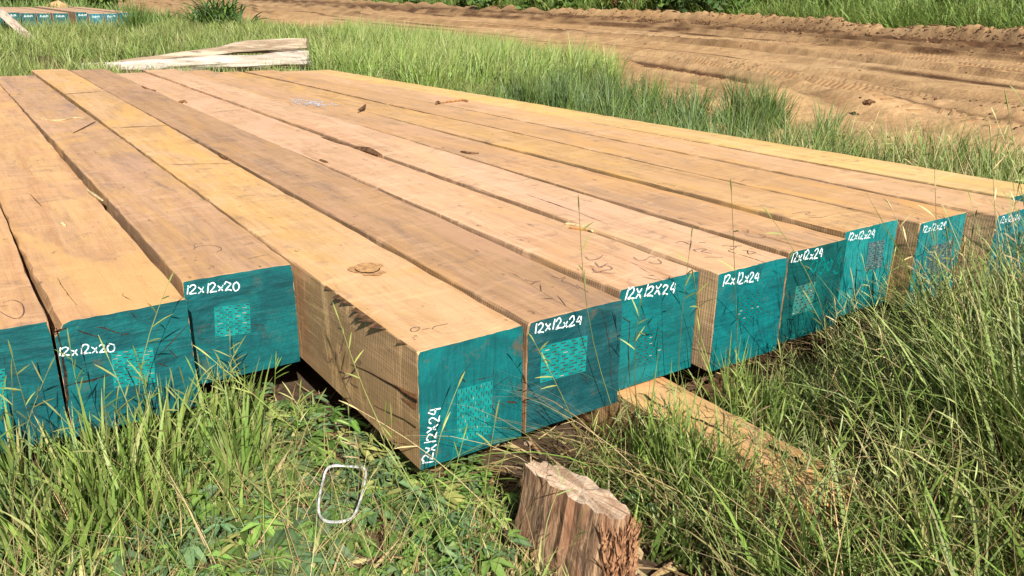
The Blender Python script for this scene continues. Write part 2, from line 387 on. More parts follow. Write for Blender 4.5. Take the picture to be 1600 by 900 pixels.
# ------------------------------------------------------------------ the sawn beams
# x left, width, y front, z top, length, z rise at far end     (measured 12 in x 12 in sticks)
BEAMS = [(-0.9696, .305, .5696, .0012, 6.10, .040), (-.6558, .3051, .5869, -.0133, 6.10, .0718), (-.3344, .3029, .6835, .0019, 6.10, .0425),
         (0., .2925, 0., -.0267, 7.38, .0679), (.3113, .3122, .0066, -.0281, 7.33, .0626), (.6397, .3057, .0386, -.0138, 7.20, .0095),
         (.9507, .3048, -.0313, -.0056, 7.38, .0178), (1.2786, .2926, -.0186, .0017, 7.36, -.0125), (1.5905, .3051, .0033, .0149, 7.35, -.051),
         (1.9095, .3023, -.0703, .0159, 7.32, -.0438), (2.2212, .3077, -.1736, .0227, 7.31, -.0575), (2.5386, .307, -.0675, .0293, 7.32, -.0775)]
HB = .305
def front_y(x):
    x = np.asarray(x, float); r = np.full(x.shape, 99.)
    for b in BEAMS: r = np.where((x > b[0]-.02) & (x < b[0]+b[1]+.02), np.minimum(r, b[2]), r)
    return r
pk = (.70, .425, .245); tan = (.61, .345, .165); gold = (.66, .405, .195); mauve = (.50, .295, .155); yel = (.70, .43, .18); gry = (.33, .23, .175)
WOODS = [(tan, yel, gry, .3, .7), (tan, yel, gry, .35, .7), ((.55, .325, .175), (.64, .38, .14), (.27, .19, .165), .8, .6), (gold, (.70, .405, .135), (.44, .25, .10), .55, .8),
         (mauve, (.50, .29, .13), (.24, .165, .13), .6, .5), (pk, (.62, .38, .20), (.48, .27, .13), .3, .5), (pk, (.66, .43, .25), (.46, .29, .19), .35, .5), ((.60, .355, .18), (.62, .36, .165), gry, .5, .6),
         ((.62, .375, .170), (.67, .395, .14), (.34, .18, .07), .6, .8), ((.60, .355, .17), (.66, .38, .14), gry, .4, .5), ((.66, .405, .21), (.68, .39, .16), (.44, .27, .16), .35, .5), ((.74, .48, .20), (.78, .50, .16), (.50, .30, .13), .35, .7)]
D = (0., .066, .076); L_ = (0., .112, .116)
PAINTS = [(D, L_, .6, .2, 0), (D, L_, .7, .4, 0), (D, L_, .65, .3, 0), ((0., .088, .096), (.0, .135, .140), .45, .55, 1), ((0., .055, .066), (.015, .090, .10), .6, .5, 0), ((0., .095, .102), (.0, .14, .145), .6, .15, 0),
          ((0., .095, .105), (.0, .15, .155), .6, .15, 0), ((0., .058, .058), (.0, .10, .092), .5, .25, 0), ((.0, .165, .165), (.015, .23, .225), .45, .25, 1), ((.0, .145, .155), (.015, .21, .21), .6, .35, 1), ((.0, .125, .15), (.015, .19, .21), .5, .3, 0), (D, L_, .4, .2, 0)]
LABELS = ['sawn timber beam at the far left edge, its teal end cut off by the frame',
          'tan timber beam with cracked teal end marked 12x12x20, lower left of the stack, bark strip on its edge',
          'grey-tinged timber beam with teal end marked 12x12x20 just left of the long protruding beam',
          'golden timber beam at front centre with bare sawn side and 12x12x24 written vertically on its teal end',
          'brownish mauve timber beam right of the golden centre beam, bright plate on its dark teal end',
          'pale pinkish timber beam standing slightly higher than the mauve one, its plate painted over teal',
          'pale timber beam with a brown side strip left of its teal end, long crack along its top',
          'orange-brown timber beam with the darkest green-teal end carrying a scrawled teal number',
          'golden-brown timber beam with bright turquoise end, grey plate and tall vertical crack',
          'timber beam third from the right edge of the stack, narrow turquoise end half hidden by grass',
          'pink-tan timber beam second from the right edge, its teal end mostly sunk in tall grass',
          'yellowish timber beam forming the right outer edge of the stack beside the green verge']

def beam_body(L, wd, rise, wane, seed, wane_right=0.):
    r = np.random.default_rng(seed); ny = 90
    ys = np.concatenate([[0, .004], np.linspace(.03, L, ny)])
    prof = [(0, -HB, 0), (0, -HB*.66, 0), (0, -HB*.33, 0), (0, -.035, 0), (0, -.0015, 1), (.0015, 0, 1), (.04, 0, 0), (wd*.35, 0, 0), (wd*.65, 0, 0), (wd-.04, 0, 0), (wd-.0015, 0, 2), (wd, -.0015, 2), (wd, -.035, 0), (wd, -HB*.5, 0), (wd, -HB, 0)]
    V = []; k = len(prof)
    for y in ys:
        j = .0016
        w1 = wane*max(0, float(fbm(y*2.3+seed, 3.1, 3))*3.2+.35) + r.random()**3*.004
        w2 = wane_right*max(0, float(fbm(y*2.7+seed, 9.1, 3))*3.0+.2) + r.random()**3*.003
        bx = .004*math.sin(y*.8+seed)*min(1, y)
        for (x, z, e) in prof:
            dx = dz = 0
            if e == 1: dx = w1*(1.0 if x == 0 else 1.6); dz = -w1*(1.8 if x == 0 else .5)
            if e == 2: dx = -w2*1.2; dz = -w2*(1.5 if x == wd else .4)
            V.append((x+dx+bx+r.normal(0, j*.35), y, z+dz+rise*y/L+r.normal(0, j*.25)+.0015*math.sin(y*2.1+seed+x*9)))
    Fc = []
    n = len(ys)
    for i in range(n-1):
        for q in range(k):
            a = i*k+q; b = i*k+(q+1) % k; Fc.append((a, b, b+k, a+k))
    Fc.append(tuple(range(k))[::-1]); Fc.append(tuple((n-1)*k+q for q in range(k)))
    return V, [f[::-1] for f in Fc], k
def ribbon(pts, wds, nrm, lift=.0008):
    """flat strip along a polyline lying on a plane of normal nrm"""
    pts = np.array(pts, float); nrm = np.array(nrm, float); V = []; Fc = []
    wds = np.broadcast_to(wds, len(pts))
    for i, p_ in enumerate(pts):
        d = pts[min(i+1, len(pts)-1)]-pts[max(i-1, 0)]; d /= np.linalg.norm(d)+1e-9; s = np.cross(d, nrm)
        V += [p_+s*wds[i]/2+nrm*lift, p_-s*wds[i]/2+nrm*lift]
    for i in range(len(pts)-1): Fc.append((2*i, 2*i+2, 2*i+3, 2*i+1))
    return V, Fc
def join(parts):
    V = []; Fc = []
    for v, f in parts:
        k = len(V); V += list(v); Fc += [tuple(a+k for a in q) for q in f]
    return V, Fc
GL = {'1': [[(.38, 1), (.22, 0)]], '2': [[(.05, .78), (.22, .98), (.45, .98), (.58, .78), (.45, .5), (.05, .04), (.35, .06), (.66, 0)]],
      'x': [[(.05, .62), (.28, .35), (.5, 0)], [(.55, .62), (.3, .3), (0, 0)]], '4': [[(.36, 1), (.05, .42), (.62, .46)], [(.52, .9), (.44, 0)]],
      '0': [[(.32, 1), (.08, .75), (.04, .35), (.25, .02), (.5, .2), (.6, .6), (.5, .95), (.3, 1)]], 'D': [[(.3, .95), (.05, .6), (.1, .12), (.3, 0), (.6, .25), (.62, .8), (.15, .98)]],
      'X': [[(.0, .9), (.55, 0)], [(.55, .95), (0, .05)]], '3': [[(.05, .95), (.5, .95), (.25, .6), (.55, .3), (.3, 0), (.0, .1)]],
      'o': [[(.3, .8), (.0, .5), (.15, .1), (.5, .1), (.6, .5), (.3, .8), (.1, .9)]]}
ADV = {'1': .42, 'x': .66, 'X': .72}
def smooth_line(p_, n_=4):
    p_ = np.array(p_, float)
    if len(p_) < 3: return np.array([p_[0]+(p_[-1]-p_[0])*t for t in np.linspace(0, 1, 4)])
    out = []
    for i in range(len(p_)-1):
        a = p_[max(i-1, 0)]; b = p_[i]; c = p_[i+1]; d = p_[min(i+2, len(p_)-1)]
        for t in np.linspace(0, 1, n_, endpoint=False): out.append(.5*((2*b)+(-a+c)*t+(2*a-5*b+4*c-d)*t*t+(-a+3*b-3*c+d)*t**3))
    out.append(p_[-1]); return np.array(out)
def lettering(text, o, ux, uy, total, hgt, stroke, nrm, r, jit=.06):
    o, ux, uy = map(lambda a: np.array(a, float), (o, ux, uy)); adv = sum(ADV.get(ch, .82) for ch in text); sx = total/adv
    parts = []; cx = 0
    for ch in text:
        dy = r.normal(0, .05); sc = r.uniform(.9, 1.1)
        for st in GL[ch]:
            q = smooth_line([(a+r.normal(0, jit*.5), b*sc+r.normal(0, jit*.5)) for a, b in st])
            pts = [o+ux*(cx+a)*sx+uy*(b+dy)*hgt for a, b in q]
            wd = stroke*np.array([r.uniform(.75, 1.2) for _ in pts])
            parts.append(ribbon(pts, wd, nrm))
        cx += ADV.get(ch, .82)
    return join(parts)
def plate(o, ux, uy, W_, H_, nx_, ny_, vertical, r, stubs=1):
    """punched nail plate with real slots and a dark backing; o = lower left corner, normal -Y"""
    V = []; Fc = []; o = np.array(o); ux = np.array(ux, float); uy = np.array(uy, float); nn = np.array([0, -1, 0.])
    def P(u, v_, d): V.append(o+ux*u+uy*v_+nn*d); return len(V)-1
    cw, ch = W_/nx_, H_/ny_
    mats = []
    for i in range(nx_):
        for j in range(ny_):
            u0, u1, v0, v1 = i*cw, (i+1)*cw, j*ch, (j+1)*ch
            sh = (.16 if i % 2 else -.16)
            if vertical: a0, a1, b0, b1 = u0+cw*.32, u0+cw*.68, v0+ch*(.30+sh), v0+ch*(.74+sh)
            else:
                sh = (.16 if j % 2 else -.16); a0, a1, b0, b1 = u0+cw*(.26+sh), u0+cw*(.76+sh), v0+ch*.30, v0+ch*.66
            us = (u0, a0, a1, u1); vs = (v0, b0, b1, v1)
            I = [[P(a, b, .0022) for b in vs] for a in us]
            for x_ in range(3):
                for y_ in range(3):
                    if x_ == 1 and y_ == 1: continue
                    Fc.append((I[x_][y_], I[x_+1][y_], I[x_+1][y_+1], I[x_][y_+1])); mats.append(0)
            sk = r.random()
            k = [P(a, b, .0004) for a, b in ((a0, b0), (a1, b0), (a1, b1), (a0, b1))]; Fc.append(tuple(k)); mats.append(1 if sk > .1 else 2)
            if sk > (.85 if vertical or stubs == 0 else .35):            # a bent tooth stub catching light at one end of the slot
                t0 = .22
                if vertical: k = [P(a0, b1-(b1-b0)*t0, .003), P(a1, b1-(b1-b0)*t0, .003), P(a1, b1, .0016), P(a0, b1, .0016)]
                else: k = [P(a0, b0, .003), P(a0+(a1-a0)*t0, b0, .003), P(a0+(a1-a0)*t0, b1, .0016), P(a0, b1, .0016)]
                Fc.append(tuple(k)); mats.append(0)
    k = [P(0, 0, 0), P(W_, 0, 0), P(W_, H_, 0), P(0, H_, 0)]; q = [P(0, 0, .0022), P(W_, 0, .0022), P(W_, H_, .0022), P(0, H_, .0022)]
    for a in range(4): Fc.append((k[a], k[(a+1) % 4], q[(a+1) % 4], q[a])); mats.append(0)
    return V, Fc, mats
def wander(p0, p1, n_, amp, r):
    p0 = np.array(p0, float); p1 = np.array(p1, float); d = p1-p0; s = np.cross(d, [0, 1, 0]); s /= np.linalg.norm(s)+1e-9
    o = np.cumsum(r.normal(0, 1, n_)); o -= np.linspace(o[0], o[-1], n_)
    return [p0+d*t+s*amp*o[i] for i, t in enumerate(np.linspace(0, 1, n_))]
# (text, start px, end px, glyph height px)    read off the photograph, turned into points on the beam's own end face
MARK = {1: ('12x12x2D', (90, 556), (182, 548), 13.5), 2: ('12x12x20', (289, 460), (377, 452.5), 14), 4: ('12x12x24', (833, 521), (911, 506), 16),
        5: ('12X12X24', (973, 469), (1057, 457), 17), 6: ('12x12x24', (1127, 446), (1187, 438), 15), 7: ('12x12x24', (1234, 410), (1286, 401), 14),
        8: ('12x12x24', (1324, 376), (1367, 371), 12), 9: ('12x12x24', (1440, 364), (1478, 356), 10.5), 10: ('12x12x24', (1561, 349), (1594, 344), 9)}
#  plate corners px TL TR BL, columns, rows, vertical slots, painted like the end?
PLATES = {0: ((-34, 583), (8, 575), (-30, 646), 4, 12, False, 0), 1: ((173, 550), (239, 541), (178, 607), 4, 13, False, 0), 2: ((334, 480), (390, 473), (336, 528), 4, 12, False, 0),
          3: ((714, 609), (769, 594), (712, 693), 14, 7, True, 0), 4: ((845, 541), (917, 524), (843, 598), 5, 11, False, 0), 5: ((992, 521), (1034, 510), (991, 574), 4, 11, False, 1),
          6: ((1153, 463), (1188, 455), (1150, 510), 4, 11, False, 1), 7: ((1243, 448), (1274, 440), (1236, 493), 4, 9, False, 2), 8: ((1357, 379), (1382, 374), (1351, 423), 4, 11, False, 3),
          9: ((1453, 384), (1487, 376), (1447, 429), 4, 10, False, 3), 10: ((1575, 366), (1600, 361), (1570, 404), 4, 10, False, 1)}
PL_COL = [((.005, .22, .21), (.0, .15, .145)), ((.0, .135, .14), (.0, .10, .105)), ((.02, .19, .165), (.06, .12, .10)), ((.08, .14, .15), (.03, .13, .14))]
M_PLATE = [simple_mat('plate_teal_%s' % nm, a, .42, b_, 50, .1, .5) for nm, (a, b_) in zip(('bright', 'painted', 'chalky', 'grey'), PL_COL)]
M_SLOT = simple_mat('plate_slot_dark', (.035, .022, .014), .9, (.10, .06, .03), 80)
M_TOOTH = simple_mat('plate_tooth', (.45, .42, .30), .5, (.3, .3, .2), 50)
# cracks in the end faces: px start, px end, width m
CRACKS = {1: [((104, 603), (172, 585), .004), ((82, 520), (106, 512), .004), ((205, 487), (214, 500), .002), ((120, 515), (160, 530), .003), ((150, 510), (187, 520), .003), ((166, 535), (168, 545), .002), ((188, 523), (203, 521), .003), ((240, 563), (296, 505), .002), ((246, 567), (262, 573), .003), ((262, 543), (278, 560), .002), ((88, 512), (106, 655), .005)],
          2: [((296, 545), (330, 553), .002), ((392, 507), (412, 508), .0018), ((294, 490), (290, 500), .002)],
          3: [((716, 594), (738, 566), .0018), ((741, 595), (768, 588), .0014), ((682, 655), (700, 675), .0015), ((790, 628), (808, 629), .004), ((798, 590), (806, 625), .0012), ((711, 697), (725, 712), .0025), ((690, 716), (705, 708), .0018), ((765, 678), (771, 690), .002), ((719, 590), (728, 597), .003), ((770, 606), (796, 588), .0014)],
          4: [((940, 482), (955, 560), .0020), ((953, 560), (957, 610), .0015), ((895, 540), (900, 585), .0015)],
          5: [((983, 500), (984, 600), .0030), ((972, 495), (986, 505), .003), ((1003, 590), (1012, 560), .0015)],
          6: [((1193, 410), (1180, 445), .002), ((1217, 425), (1222, 450), .0018)],
          7: [((1272, 404), (1262, 470), .0016)],
          8: [((1338, 415), (1335, 470), .0048), ((1333, 390), (1330, 420), .0018), ((1393, 350), (1370, 390), .0018), ((1322, 400), (1308, 470), .0018), ((1353, 430), (1347, 465), .002), ((1380, 400), (1372, 440), .0018), ((1366, 440), (1364, 470), .0016), ((1390, 380), (1384, 430), .0018)],
          9: [((1448, 372), (1438, 420), .003), ((1456, 395), (1448, 430), .003), ((1500, 345), (1492, 380), .002), ((1470, 400), (1462, 432), .003), ((1488, 395), (1478, 430), .003)],
          10: [((1590, 350), (1580, 385), .002)]}
INK = {0: [[(4, 474), (20, 470), (34, 476), (37, 490), (28, 499), (14, 496), (0, 488)], [(0, 480), (12, 478)]],
       2: [[(302, 391), (310, 386), (328, 384), (343, 387), (346, 391), (338, 395)], [(381, 384), (396, 380)], [(305, 388), (304, 383), (318, 381)]],
       3: [[(650, 512), (642, 515), (644, 519), (652, 518), (656, 513), (650, 512)], [(660, 516), (672, 514)], [(676, 515), (680, 511), (700, 507)]],
       4: [[(862, 432), (874, 436), (884, 434), (878, 440), (890, 444), (905, 452)], [(820, 438), (832, 441), (845, 440)], [(900, 446), (920, 458)]],
       5: [[(915, 402), (922, 407), (935, 405), (942, 400)], [(930, 411), (938, 419), (946, 414), (950, 413)], [(926, 420), (932, 426), (946, 423), (957, 421), (950, 416), (938, 417)], [(925, 426), (962, 428)], [(990, 403), (997, 407), (1008, 407), (1016, 402), (1026, 403)], [(1014, 410), (1022, 413), (1034, 412), (1028, 406)]],
       6: [[(1056, 381), (1066, 378), (1078, 383), (1080, 377)], [(1084, 391), (1094, 390), (1104, 391), (1096, 394), (1112, 397)], [(1088, 394), (1083, 391)], [(1128, 385), (1150, 386), (1146, 390), (1138, 393), (1150, 397), (1140, 394)], [(1160, 392), (1176, 394), (1180, 396), (1170, 398), (1168, 392)], [(1092, 380), (1103, 380)], [(1100, 403), (1130, 403)], [(1140, 386), (1160, 385)]],
       7: [[(1160, 361), (1170, 364), (1168, 360)], [(1164, 367), (1176, 371), (1190, 372), (1196, 370), (1186, 366)], [(1196, 371), (1215, 374)]],
       8: [[(1238, 335), (1255, 332), (1266, 333), (1258, 336), (1276, 338)], [(1262, 340), (1280, 341), (1292, 339)]],
       9: [[(1158, 284), (1168, 281), (1180, 283)]]}
TOPCR = {3: [((94, 148), (158, 143), .015), ((172, 200), (262, 197), .010), ((255, 258), (370, 255), .005)], 4: [((195, 127), (255, 126), .004), ((200, 143), (240, 142), .004)],
         6: [((822, 304), (905, 333), .0035), ((905, 333), (950, 352), .002), ((1155, 398), (1198, 412), .003)], 5: [((330, 176), (377, 172), .005), ((220, 120), (255, 119), .004)], 7: [((1200, 372), (1260, 388), .003), ((1215, 371), (1272, 384), .003)],
         1: [((90, 435), (120, 478), .0016), ((205, 470), (190, 462), .0014)], 4.5: [], 2: [((420, 398), (380, 407), .0015)]}
for bi, (x0, wd, y0, zt, LL, rise) in enumerate(BEAMS):
    r = np.random.default_rng(100+bi)
    root = empty('timber_beam', (x0, y0, zt)); tag(root, LABELS[bi], 'beam', 'square sawn timbers laid side by side in the stack')
    base, blot, stn, sa, ba = WOODS[bi]
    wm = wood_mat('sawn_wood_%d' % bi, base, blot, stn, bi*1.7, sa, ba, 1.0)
    wane = {1: .010, 0: .003, 5: .003, 6: .0035, 4: .002}.get(bi, .0008)
    V, Fc, k = beam_body(LL, wd, rise, wane, bi*3+1, {0: .006, 2: .002, 4: .003, 5: .003}.get(bi, .0008))
    body = link('sawn_body', mesh('sawn_body', V, Fc), wm, root)
    # paint: a thin coat hugging the front ring of the body, a little ragged
    ring = V[:k]; cen = np.mean(np.array(ring), 0)
    a_, b_, gr, th, ax = PAINTS[bi]
    pm = paint_mat('end_paint_%d' % bi, a_, b_, bi*1.3+.7, gr, th, ax, (r.uniform(.08, .22), -r.uniform(.1, .22)))
    rr = []
    for q in range(k):                                   # densify the outline so that it can be ragged
        p_, n_ = np.array(ring[q]), np.array(ring[(q+1) % k]); m_ = max(1, int(np.linalg.norm(n_-p_)/.012))
        for t in range(m_):
            v = p_+(n_-p_)*t/m_; inn = (cen-v); inn[1] = 0; inn /= np.linalg.norm(inn); rr.append(v+inn*(.0001+.0016*r.random()**3))
    kk = len(rr); PV = [(v[0], -.0016, v[2]) for v in rr]+[(v[0], .0005, v[2]) for v in rr]
    PF = [tuple(range(kk))]+[(i, i+kk, (i+1) % kk+kk, (i+1) % kk) for i in range(kk)]
    link('painted_end', mesh('painted_end', PV, PF), pm, root)
    ORG = np.array([x0, y0, zt])
    def ef(px, py): return at_y(px, py, y0-.0016)-ORG
    def tf(px, py):
        P_ = at_z(px, py, zt)
        for _ in range(6): P_ = at_z(px, py, zt+rise*(P_[1]-y0)/LL)
        return P_-ORG
    NF = (0, -1, 0)
    if bi in MARK:
        tx, s_, e_, gh = MARK[bi]; a = ef(*s_); b = ef(*e_); ux = (b-a); tot = np.linalg.norm(ux); ux /= tot
        up_ = ef(s_[0], s_[1]-gh)-a; gH = up_[2]
        V2, F2 = lettering(tx, a, ux, (.02 if bi != 5 else .1, 0, 1), tot, gH, gH*.14, NF, r)
        link('size_marking', mesh('size_marking', V2, F2), M_WHITE, root)
    if bi == 3:
        a = ef(669, 727); b = ef(682, 634); ux = b-a; tot = np.linalg.norm(ux); ux /= tot
        V2, F2 = lettering('12X12X24', a+np.array([.012, 0, 0]), ux, (-1, 0, .05), tot, .030, .0034, NF, r)
        link('size_marking', mesh('size_marking', V2, F2), M_WHITE, root)
    if bi == 7:
        for ch, px, py, sz in (('o', 1265, 426, .045), ('o', 1278, 428, .05), ('o', 1290, 422, .045), ('3', 1302, 428, .065)):
            a = ef(px, py); V2, F2 = lettering(ch, a, (1, 0, .1), (0, 0, 1), .04, sz, .007, NF, r, .12)
            link('teal_scrawl', mesh('teal_scrawl', V2, F2), M_TEALMARK, root)
    if bi in PLATES:
        tl, tr_, bl, nx_, ny_, vert, pi_ = PLATES[bi]; a = ef(*tl); b = ef(*tr_); c = ef(*bl)
        uy = a-c; H_ = np.linalg.norm(uy); uy /= H_; ux = b-a; W_ = np.linalg.norm(ux); ux /= W_
        V2, F2, mi = plate(c+np.array([0, -.0004, 0]), ux, uy, W_, H_, nx_, ny_, vert, r, bi in (1, 2, 7, 6))
        me = mesh('nail_plate', V2, F2); o = link('nail_plate', me, [M_PLATE[pi_], M_SLOT, M_TOOTH], root); me.polygons.foreach_set('material_index', mi)
    parts = []
    for s_, e_, wdt in CRACKS.get(bi, []):
        n_ = 9; q = wander(ef(*s_), ef(*e_), n_, np.linalg.norm(ef(*s_)-ef(*e_))*.012, r)
        parts.append(ribbon(q, [wdt*(.25+math.sin(math.pi*(i+.6)/n_))*r.uniform(.6, 1.3) for i in range(n_)], NF, .0006))
    if bi < 12:       # small season checks over the whole end, radiating from the heart
        hc = np.array([r.uniform(.1, .2), 0, -r.uniform(.1, .2)])
        for _ in range(12):
            an = r.uniform(0, 6.28); r0 = r.uniform(.01, .08); r1 = r0+r.uniform(.015, .06); d = np.array([math.cos(an), 0, math.sin(an)])
            p0 = hc+d*r0; p1 = hc+d*r1
            if min(p1[0], p0[0]) < .01 or max(p1[0], p0[0]) > wd-.01 or min(p1[2], p0[2]) < -.295 or max(p1[2], p0[2]) > -.012: continue
            p0[1] = p1[1] = -.0016; parts.append(ribbon(wander(p0, p1, 6, .0012, r), [.0004, .0013, .0015, .0013, .001, .0003], NF, .0005))
    if parts: tag(link('end_cracks', mesh('end_cracks', *join(parts)), M_CRACK, root), kind='stuff')
    parts = []
    for s_, e_, wdt in TOPCR.get(bi, []):
        a, b = tf(*s_), tf(*e_); n_ = 14; o_ = np.cumsum(r.normal(0, 1, n_)); o_ -= np.linspace(o_[0], o_[-1], n_); L2 = np.linalg.norm(b-a)
        s2 = np.cross((b-a)/L2, [0, 0, 1.]); q = [a+(b-a)*i/(n_-1)+s2*o_[i]*L2*.004 for i in range(n_)]
        parts.append(ribbon(q, [wdt*r.uniform(.4, 1.2)*(.3+math.sin(math.pi*(i+.5)/n_)) for i in range(n_)], (0, 0, 1), .0022))
    for _ in range(2):
        yy = r.uniform(.2, LL-.3); xx = r.uniform(.03, wd-.03); l_ = r.uniform(.06, .3); n_ = 7
        q = [(xx+r.normal(0, .0012), yy+l_*i/6, rise*(yy+l_*i/6)/LL) for i in range(n_)]
        parts.append(ribbon(q, [.0003, .0007, .0011, .0012, .001, .0006, .0003], (0, 0, 1), .0022))
    tag(link('top_cracks', mesh('top_cracks', *join(parts)), M_CRACK, root), kind='stuff')
    if bi in INK:
        parts = [ribbon([np.array(v) for v in smooth_line([tf(*p_) for p_ in st], 4)], .0017 if bi < 5 else .0024, (0, 0, 1), .0026) for st in INK[bi]]
        tag(link('ink_scribbles', mesh('ink_scribbles', *join(parts)), M_INK, root), kind='stuff')
    if bi == 3:
        # shake along the bare side, rust coloured around it, a second finer one below
        def sf(px, py):
            d = ray(px, py); t = (x0-.001-CX)/d[0]; return CAMP+d*t-ORG
        for pts, wdt in (([(653, 627), (636, 618), (620, 605), (600, 594), (575, 580), (548, 569)], .008), ([(651, 668), (632, 655), (610, 645), (585, 633)], .003)):
            q = smooth_line([sf(*p_) for p_ in pts], 5); n_ = len(q)
            rb = ribbon(q, [wdt*(1-i/n_)+.0008 for i in range(n_)], (-1, 0, 0), .002)
            link('side_crack', mesh('side_crack', *rb), M_CRACK, root)
        for pts, wdt in (([(652, 622), (634, 612), (615, 601)], .02), ([(651, 636), (640, 630), (628, 622)], .022)):
            q = smooth_line([sf(*p_) for p_ in pts], 5); n_ = len(q)
            rb = ribbon(q, [wdt*(1-i/n_)*r.uniform(.5, 1)+.0008 for i in range(n_)], (-1, 0, 0), .0012)
            link('rust_stain', mesh('rust_stain', *rb), simple_mat('rust_stain', (.28, .12, .045), .85, (.14, .07, .03), 60), root)
        # thin dark squiggles on the side
        for pts in ([(529, 512), (537, 516), (538, 528), (534, 542), (531, 552)], [(512, 545), (506, 556), (514, 566), (520, 560), (524, 572)], [(530, 580), (540, 584), (536, 592), (550, 588), (548, 598), (560, 606)], [(548, 584), (556, 578)]):
            q = smooth_line([sf(*p_) for p_ in pts], 5); link('ink_scribble', mesh('ink_scribble', *ribbon(q, .0028, (-1, 0, 0), .0014)), M_INK, root)
        # frayed splinters hanging off the top arris
        sp = []
        for px, py, ln in ((520, 457, .010), (538, 471, .022), (548, 478, .016), (566, 489, .020), (575, 494, .028), (583, 499, .024), (592, 504, .030), (600, 509, .022), (608, 514, .026), (640, 537, .012)):
            a = tf(px, py); a[0] = .002; l2 = r.uniform(.035, .07)
            sp.append(([a+np.array([0, 0, -.001]), a+np.array([0, l2, -.001]), a+np.array([-ln, l2*.9, -.006]), a+np.array([0, l2*.5, -.006])], [(0, 1, 2), (0, 2, 3), (3, 2, 1)]))
        tag(link('edge_splinters', mesh('edge_splinters', *join(sp)), M_BARK, root), kind='stuff')
        # knot on the top
        kc = tf(574, 421); Vk = [kc+np.array([0, 0, .0018])]; Fk = []
        for i in range(22): t = 6.283*i/22; q_ = 1+.16*math.sin(3*t)+.08*r.normal(); Vk.append(kc+np.array([.046*math.cos(t)*q_, .060*math.sin(t)*q_, .0018]))
        Fk = [(0, 1+i, 1+(i+1) % 22) for i in range(22)]
        kn = link('knot', mesh('knot', Vk, Fk), simple_mat('knot_brown', (.56, .32, .13), .8, (.34, .18, .08), 60, .6), root)
        q = [kc+np.array([.034*math.cos(t), .040*math.sin(t), 0]) for t in np.linspace(2.6, 6.0, 14)]
        link('knot_crack', mesh('knot_crack', *ribbon(q, [.001+.007*math.sin(math.pi*i/13)*r.uniform(.6, 1.2) for i in range(14)], (0, 0, 1), .0030)), M_CRACK, kn)

# bearers under the stack
def rough_box(sx, sy, sz, seed, n_=(4, 8, 4), jit=.004, top_tilt=0.):
    """subdivided block with worn uneven faces, origin at the middle of its base"""
    r = np.random.default_rng(seed); V = {}; out = []; Fc = []
    def vid(i, j, k):
        if (i, j, k) not in V:
            x = (i/n_[0]-.5)*sx; y = (j/n_[1]-.5)*sy; z = k/n_[2]*sz
            ec = (i in (0, n_[0]))+(j in (0, n_[1]))+(k in (0, n_[2]))
            q = 1-(.035 if ec >= 2 else 0)
            V[(i, j, k)] = len(out); out.append((x*q+r.normal(0, jit), y*(1 if ec < 2 else 1-.02)+r.normal(0, jit*2 if j in (0, n_[1]) else jit), z*(1-(.04 if ec >= 2 and k == n_[2] else 0))+r.normal(0, jit*.7)+top_tilt*y*k/n_[2]))
        return V[(i, j, k)]
    a, b, c = n_
    for i in range(a):
        for j in range(b):
            Fc.append((vid(i, j, 0), vid(i, j+1, 0), vid(i+1, j+1, 0), vid(i+1, j, 0))); Fc.append((vid(i, j, c), vid(i+1, j, c), vid(i+1, j+1, c), vid(i, j+1, c)))
    for i in range(a):
        for k in range(c):
            Fc.append((vid(i, 0, k), vid(i+1, 0, k), vid(i+1, 0, k+1), vid(i, 0, k+1))); Fc.append((vid(i, b, k), vid(i, b, k+1), vid(i+1, b, k+1), vid(i+1, b, k)))
    for j in range(b):
        for k in range(c):
            Fc.append((vid(0, j, k), vid(0, j, k+1), vid(0, j+1, k+1), vid(0, j+1, k))); Fc.append((vid(a, j, k), vid(a, j+1, k), vid(a, j+1, k+1), vid(a, j, k+1)))
    return out, Fc
M_OLD = wood_mat('bearer_wood', (.60, .36, .16), (.70, .42, .15), (.30, .16, .08), 31, .45, .6, .2)
M_STUMP = wood_mat('split_block_wood', (.52, .36, .24), (.44, .28, .16), (.26, .16, .10), 37, .6, .5, .1)
for yb, lab in ((1.35, 'dark cross bearer lying under the front of the timber stack'), (6.2, 'dark cross bearer lying under the far end of the timber stack')):
    V, Fc = rough_box(4.1, .16, .16 if yb < 3 else .12, int(yb*10), (30, 3, 3)); o = link('support_bearer', mesh('support_bearer', V, Fc), M_OLD, loc=(.95, yb, -.478 if yb < 3 else -.43)); tag(o, lab, 'bearer')
# protruding bearer block lit in the grass below the pale pink beam
V, Fc = rough_box(.20, .95, .17, 5, (5, 20, 4), .0012)
o = link('bearer_block', mesh('bearer_block', V, Fc), M_OLD, loc=(.765, -.135, -.508)); o.rotation_euler = (0, 0, math.radians(-1))
tag(o, 'squared wooden bearer sticking out of the grass below the pale pinkish beam, cracked dark top', 'wood block')
pc = []
r = np.random.default_rng(77)
for x_, y_, l_, w_ in ((.03, -.30, .12, .012), (-.02, -.1, .16, .006), (.05, -.42, .06, .02), (-.05, .1, .1, .005)):
    q = [(x_+r.normal(0, .004), y_+l_*(i/7-.5), .171) for i in range(8)]; pc.append(ribbon(q, [w_*(.2+math.sin(math.pi*(i+.3)/8)) for i in range(8)], (0, 0, 1), .003))
tag(link('dark_checks', mesh('dark_checks', *join(pc)), M_CRACK, o), kind='stuff')
sp = []
for _ in range(70):      # torn fibres at its near end
    a = np.array([r.uniform(-.09, .09), -.475, r.uniform(.03, .17)]); l2 = r.uniform(.01, .05); t = r.uniform(.003, .009)
    sp.append(([a+(-t, .01, 0), a+(t, .01, 0), a+(0, .01, t*1.6), a+(r.normal(0, .006), -l2, r.normal(0, .006))], [(0, 1, 3), (1, 2, 3), (2, 0, 3)]))
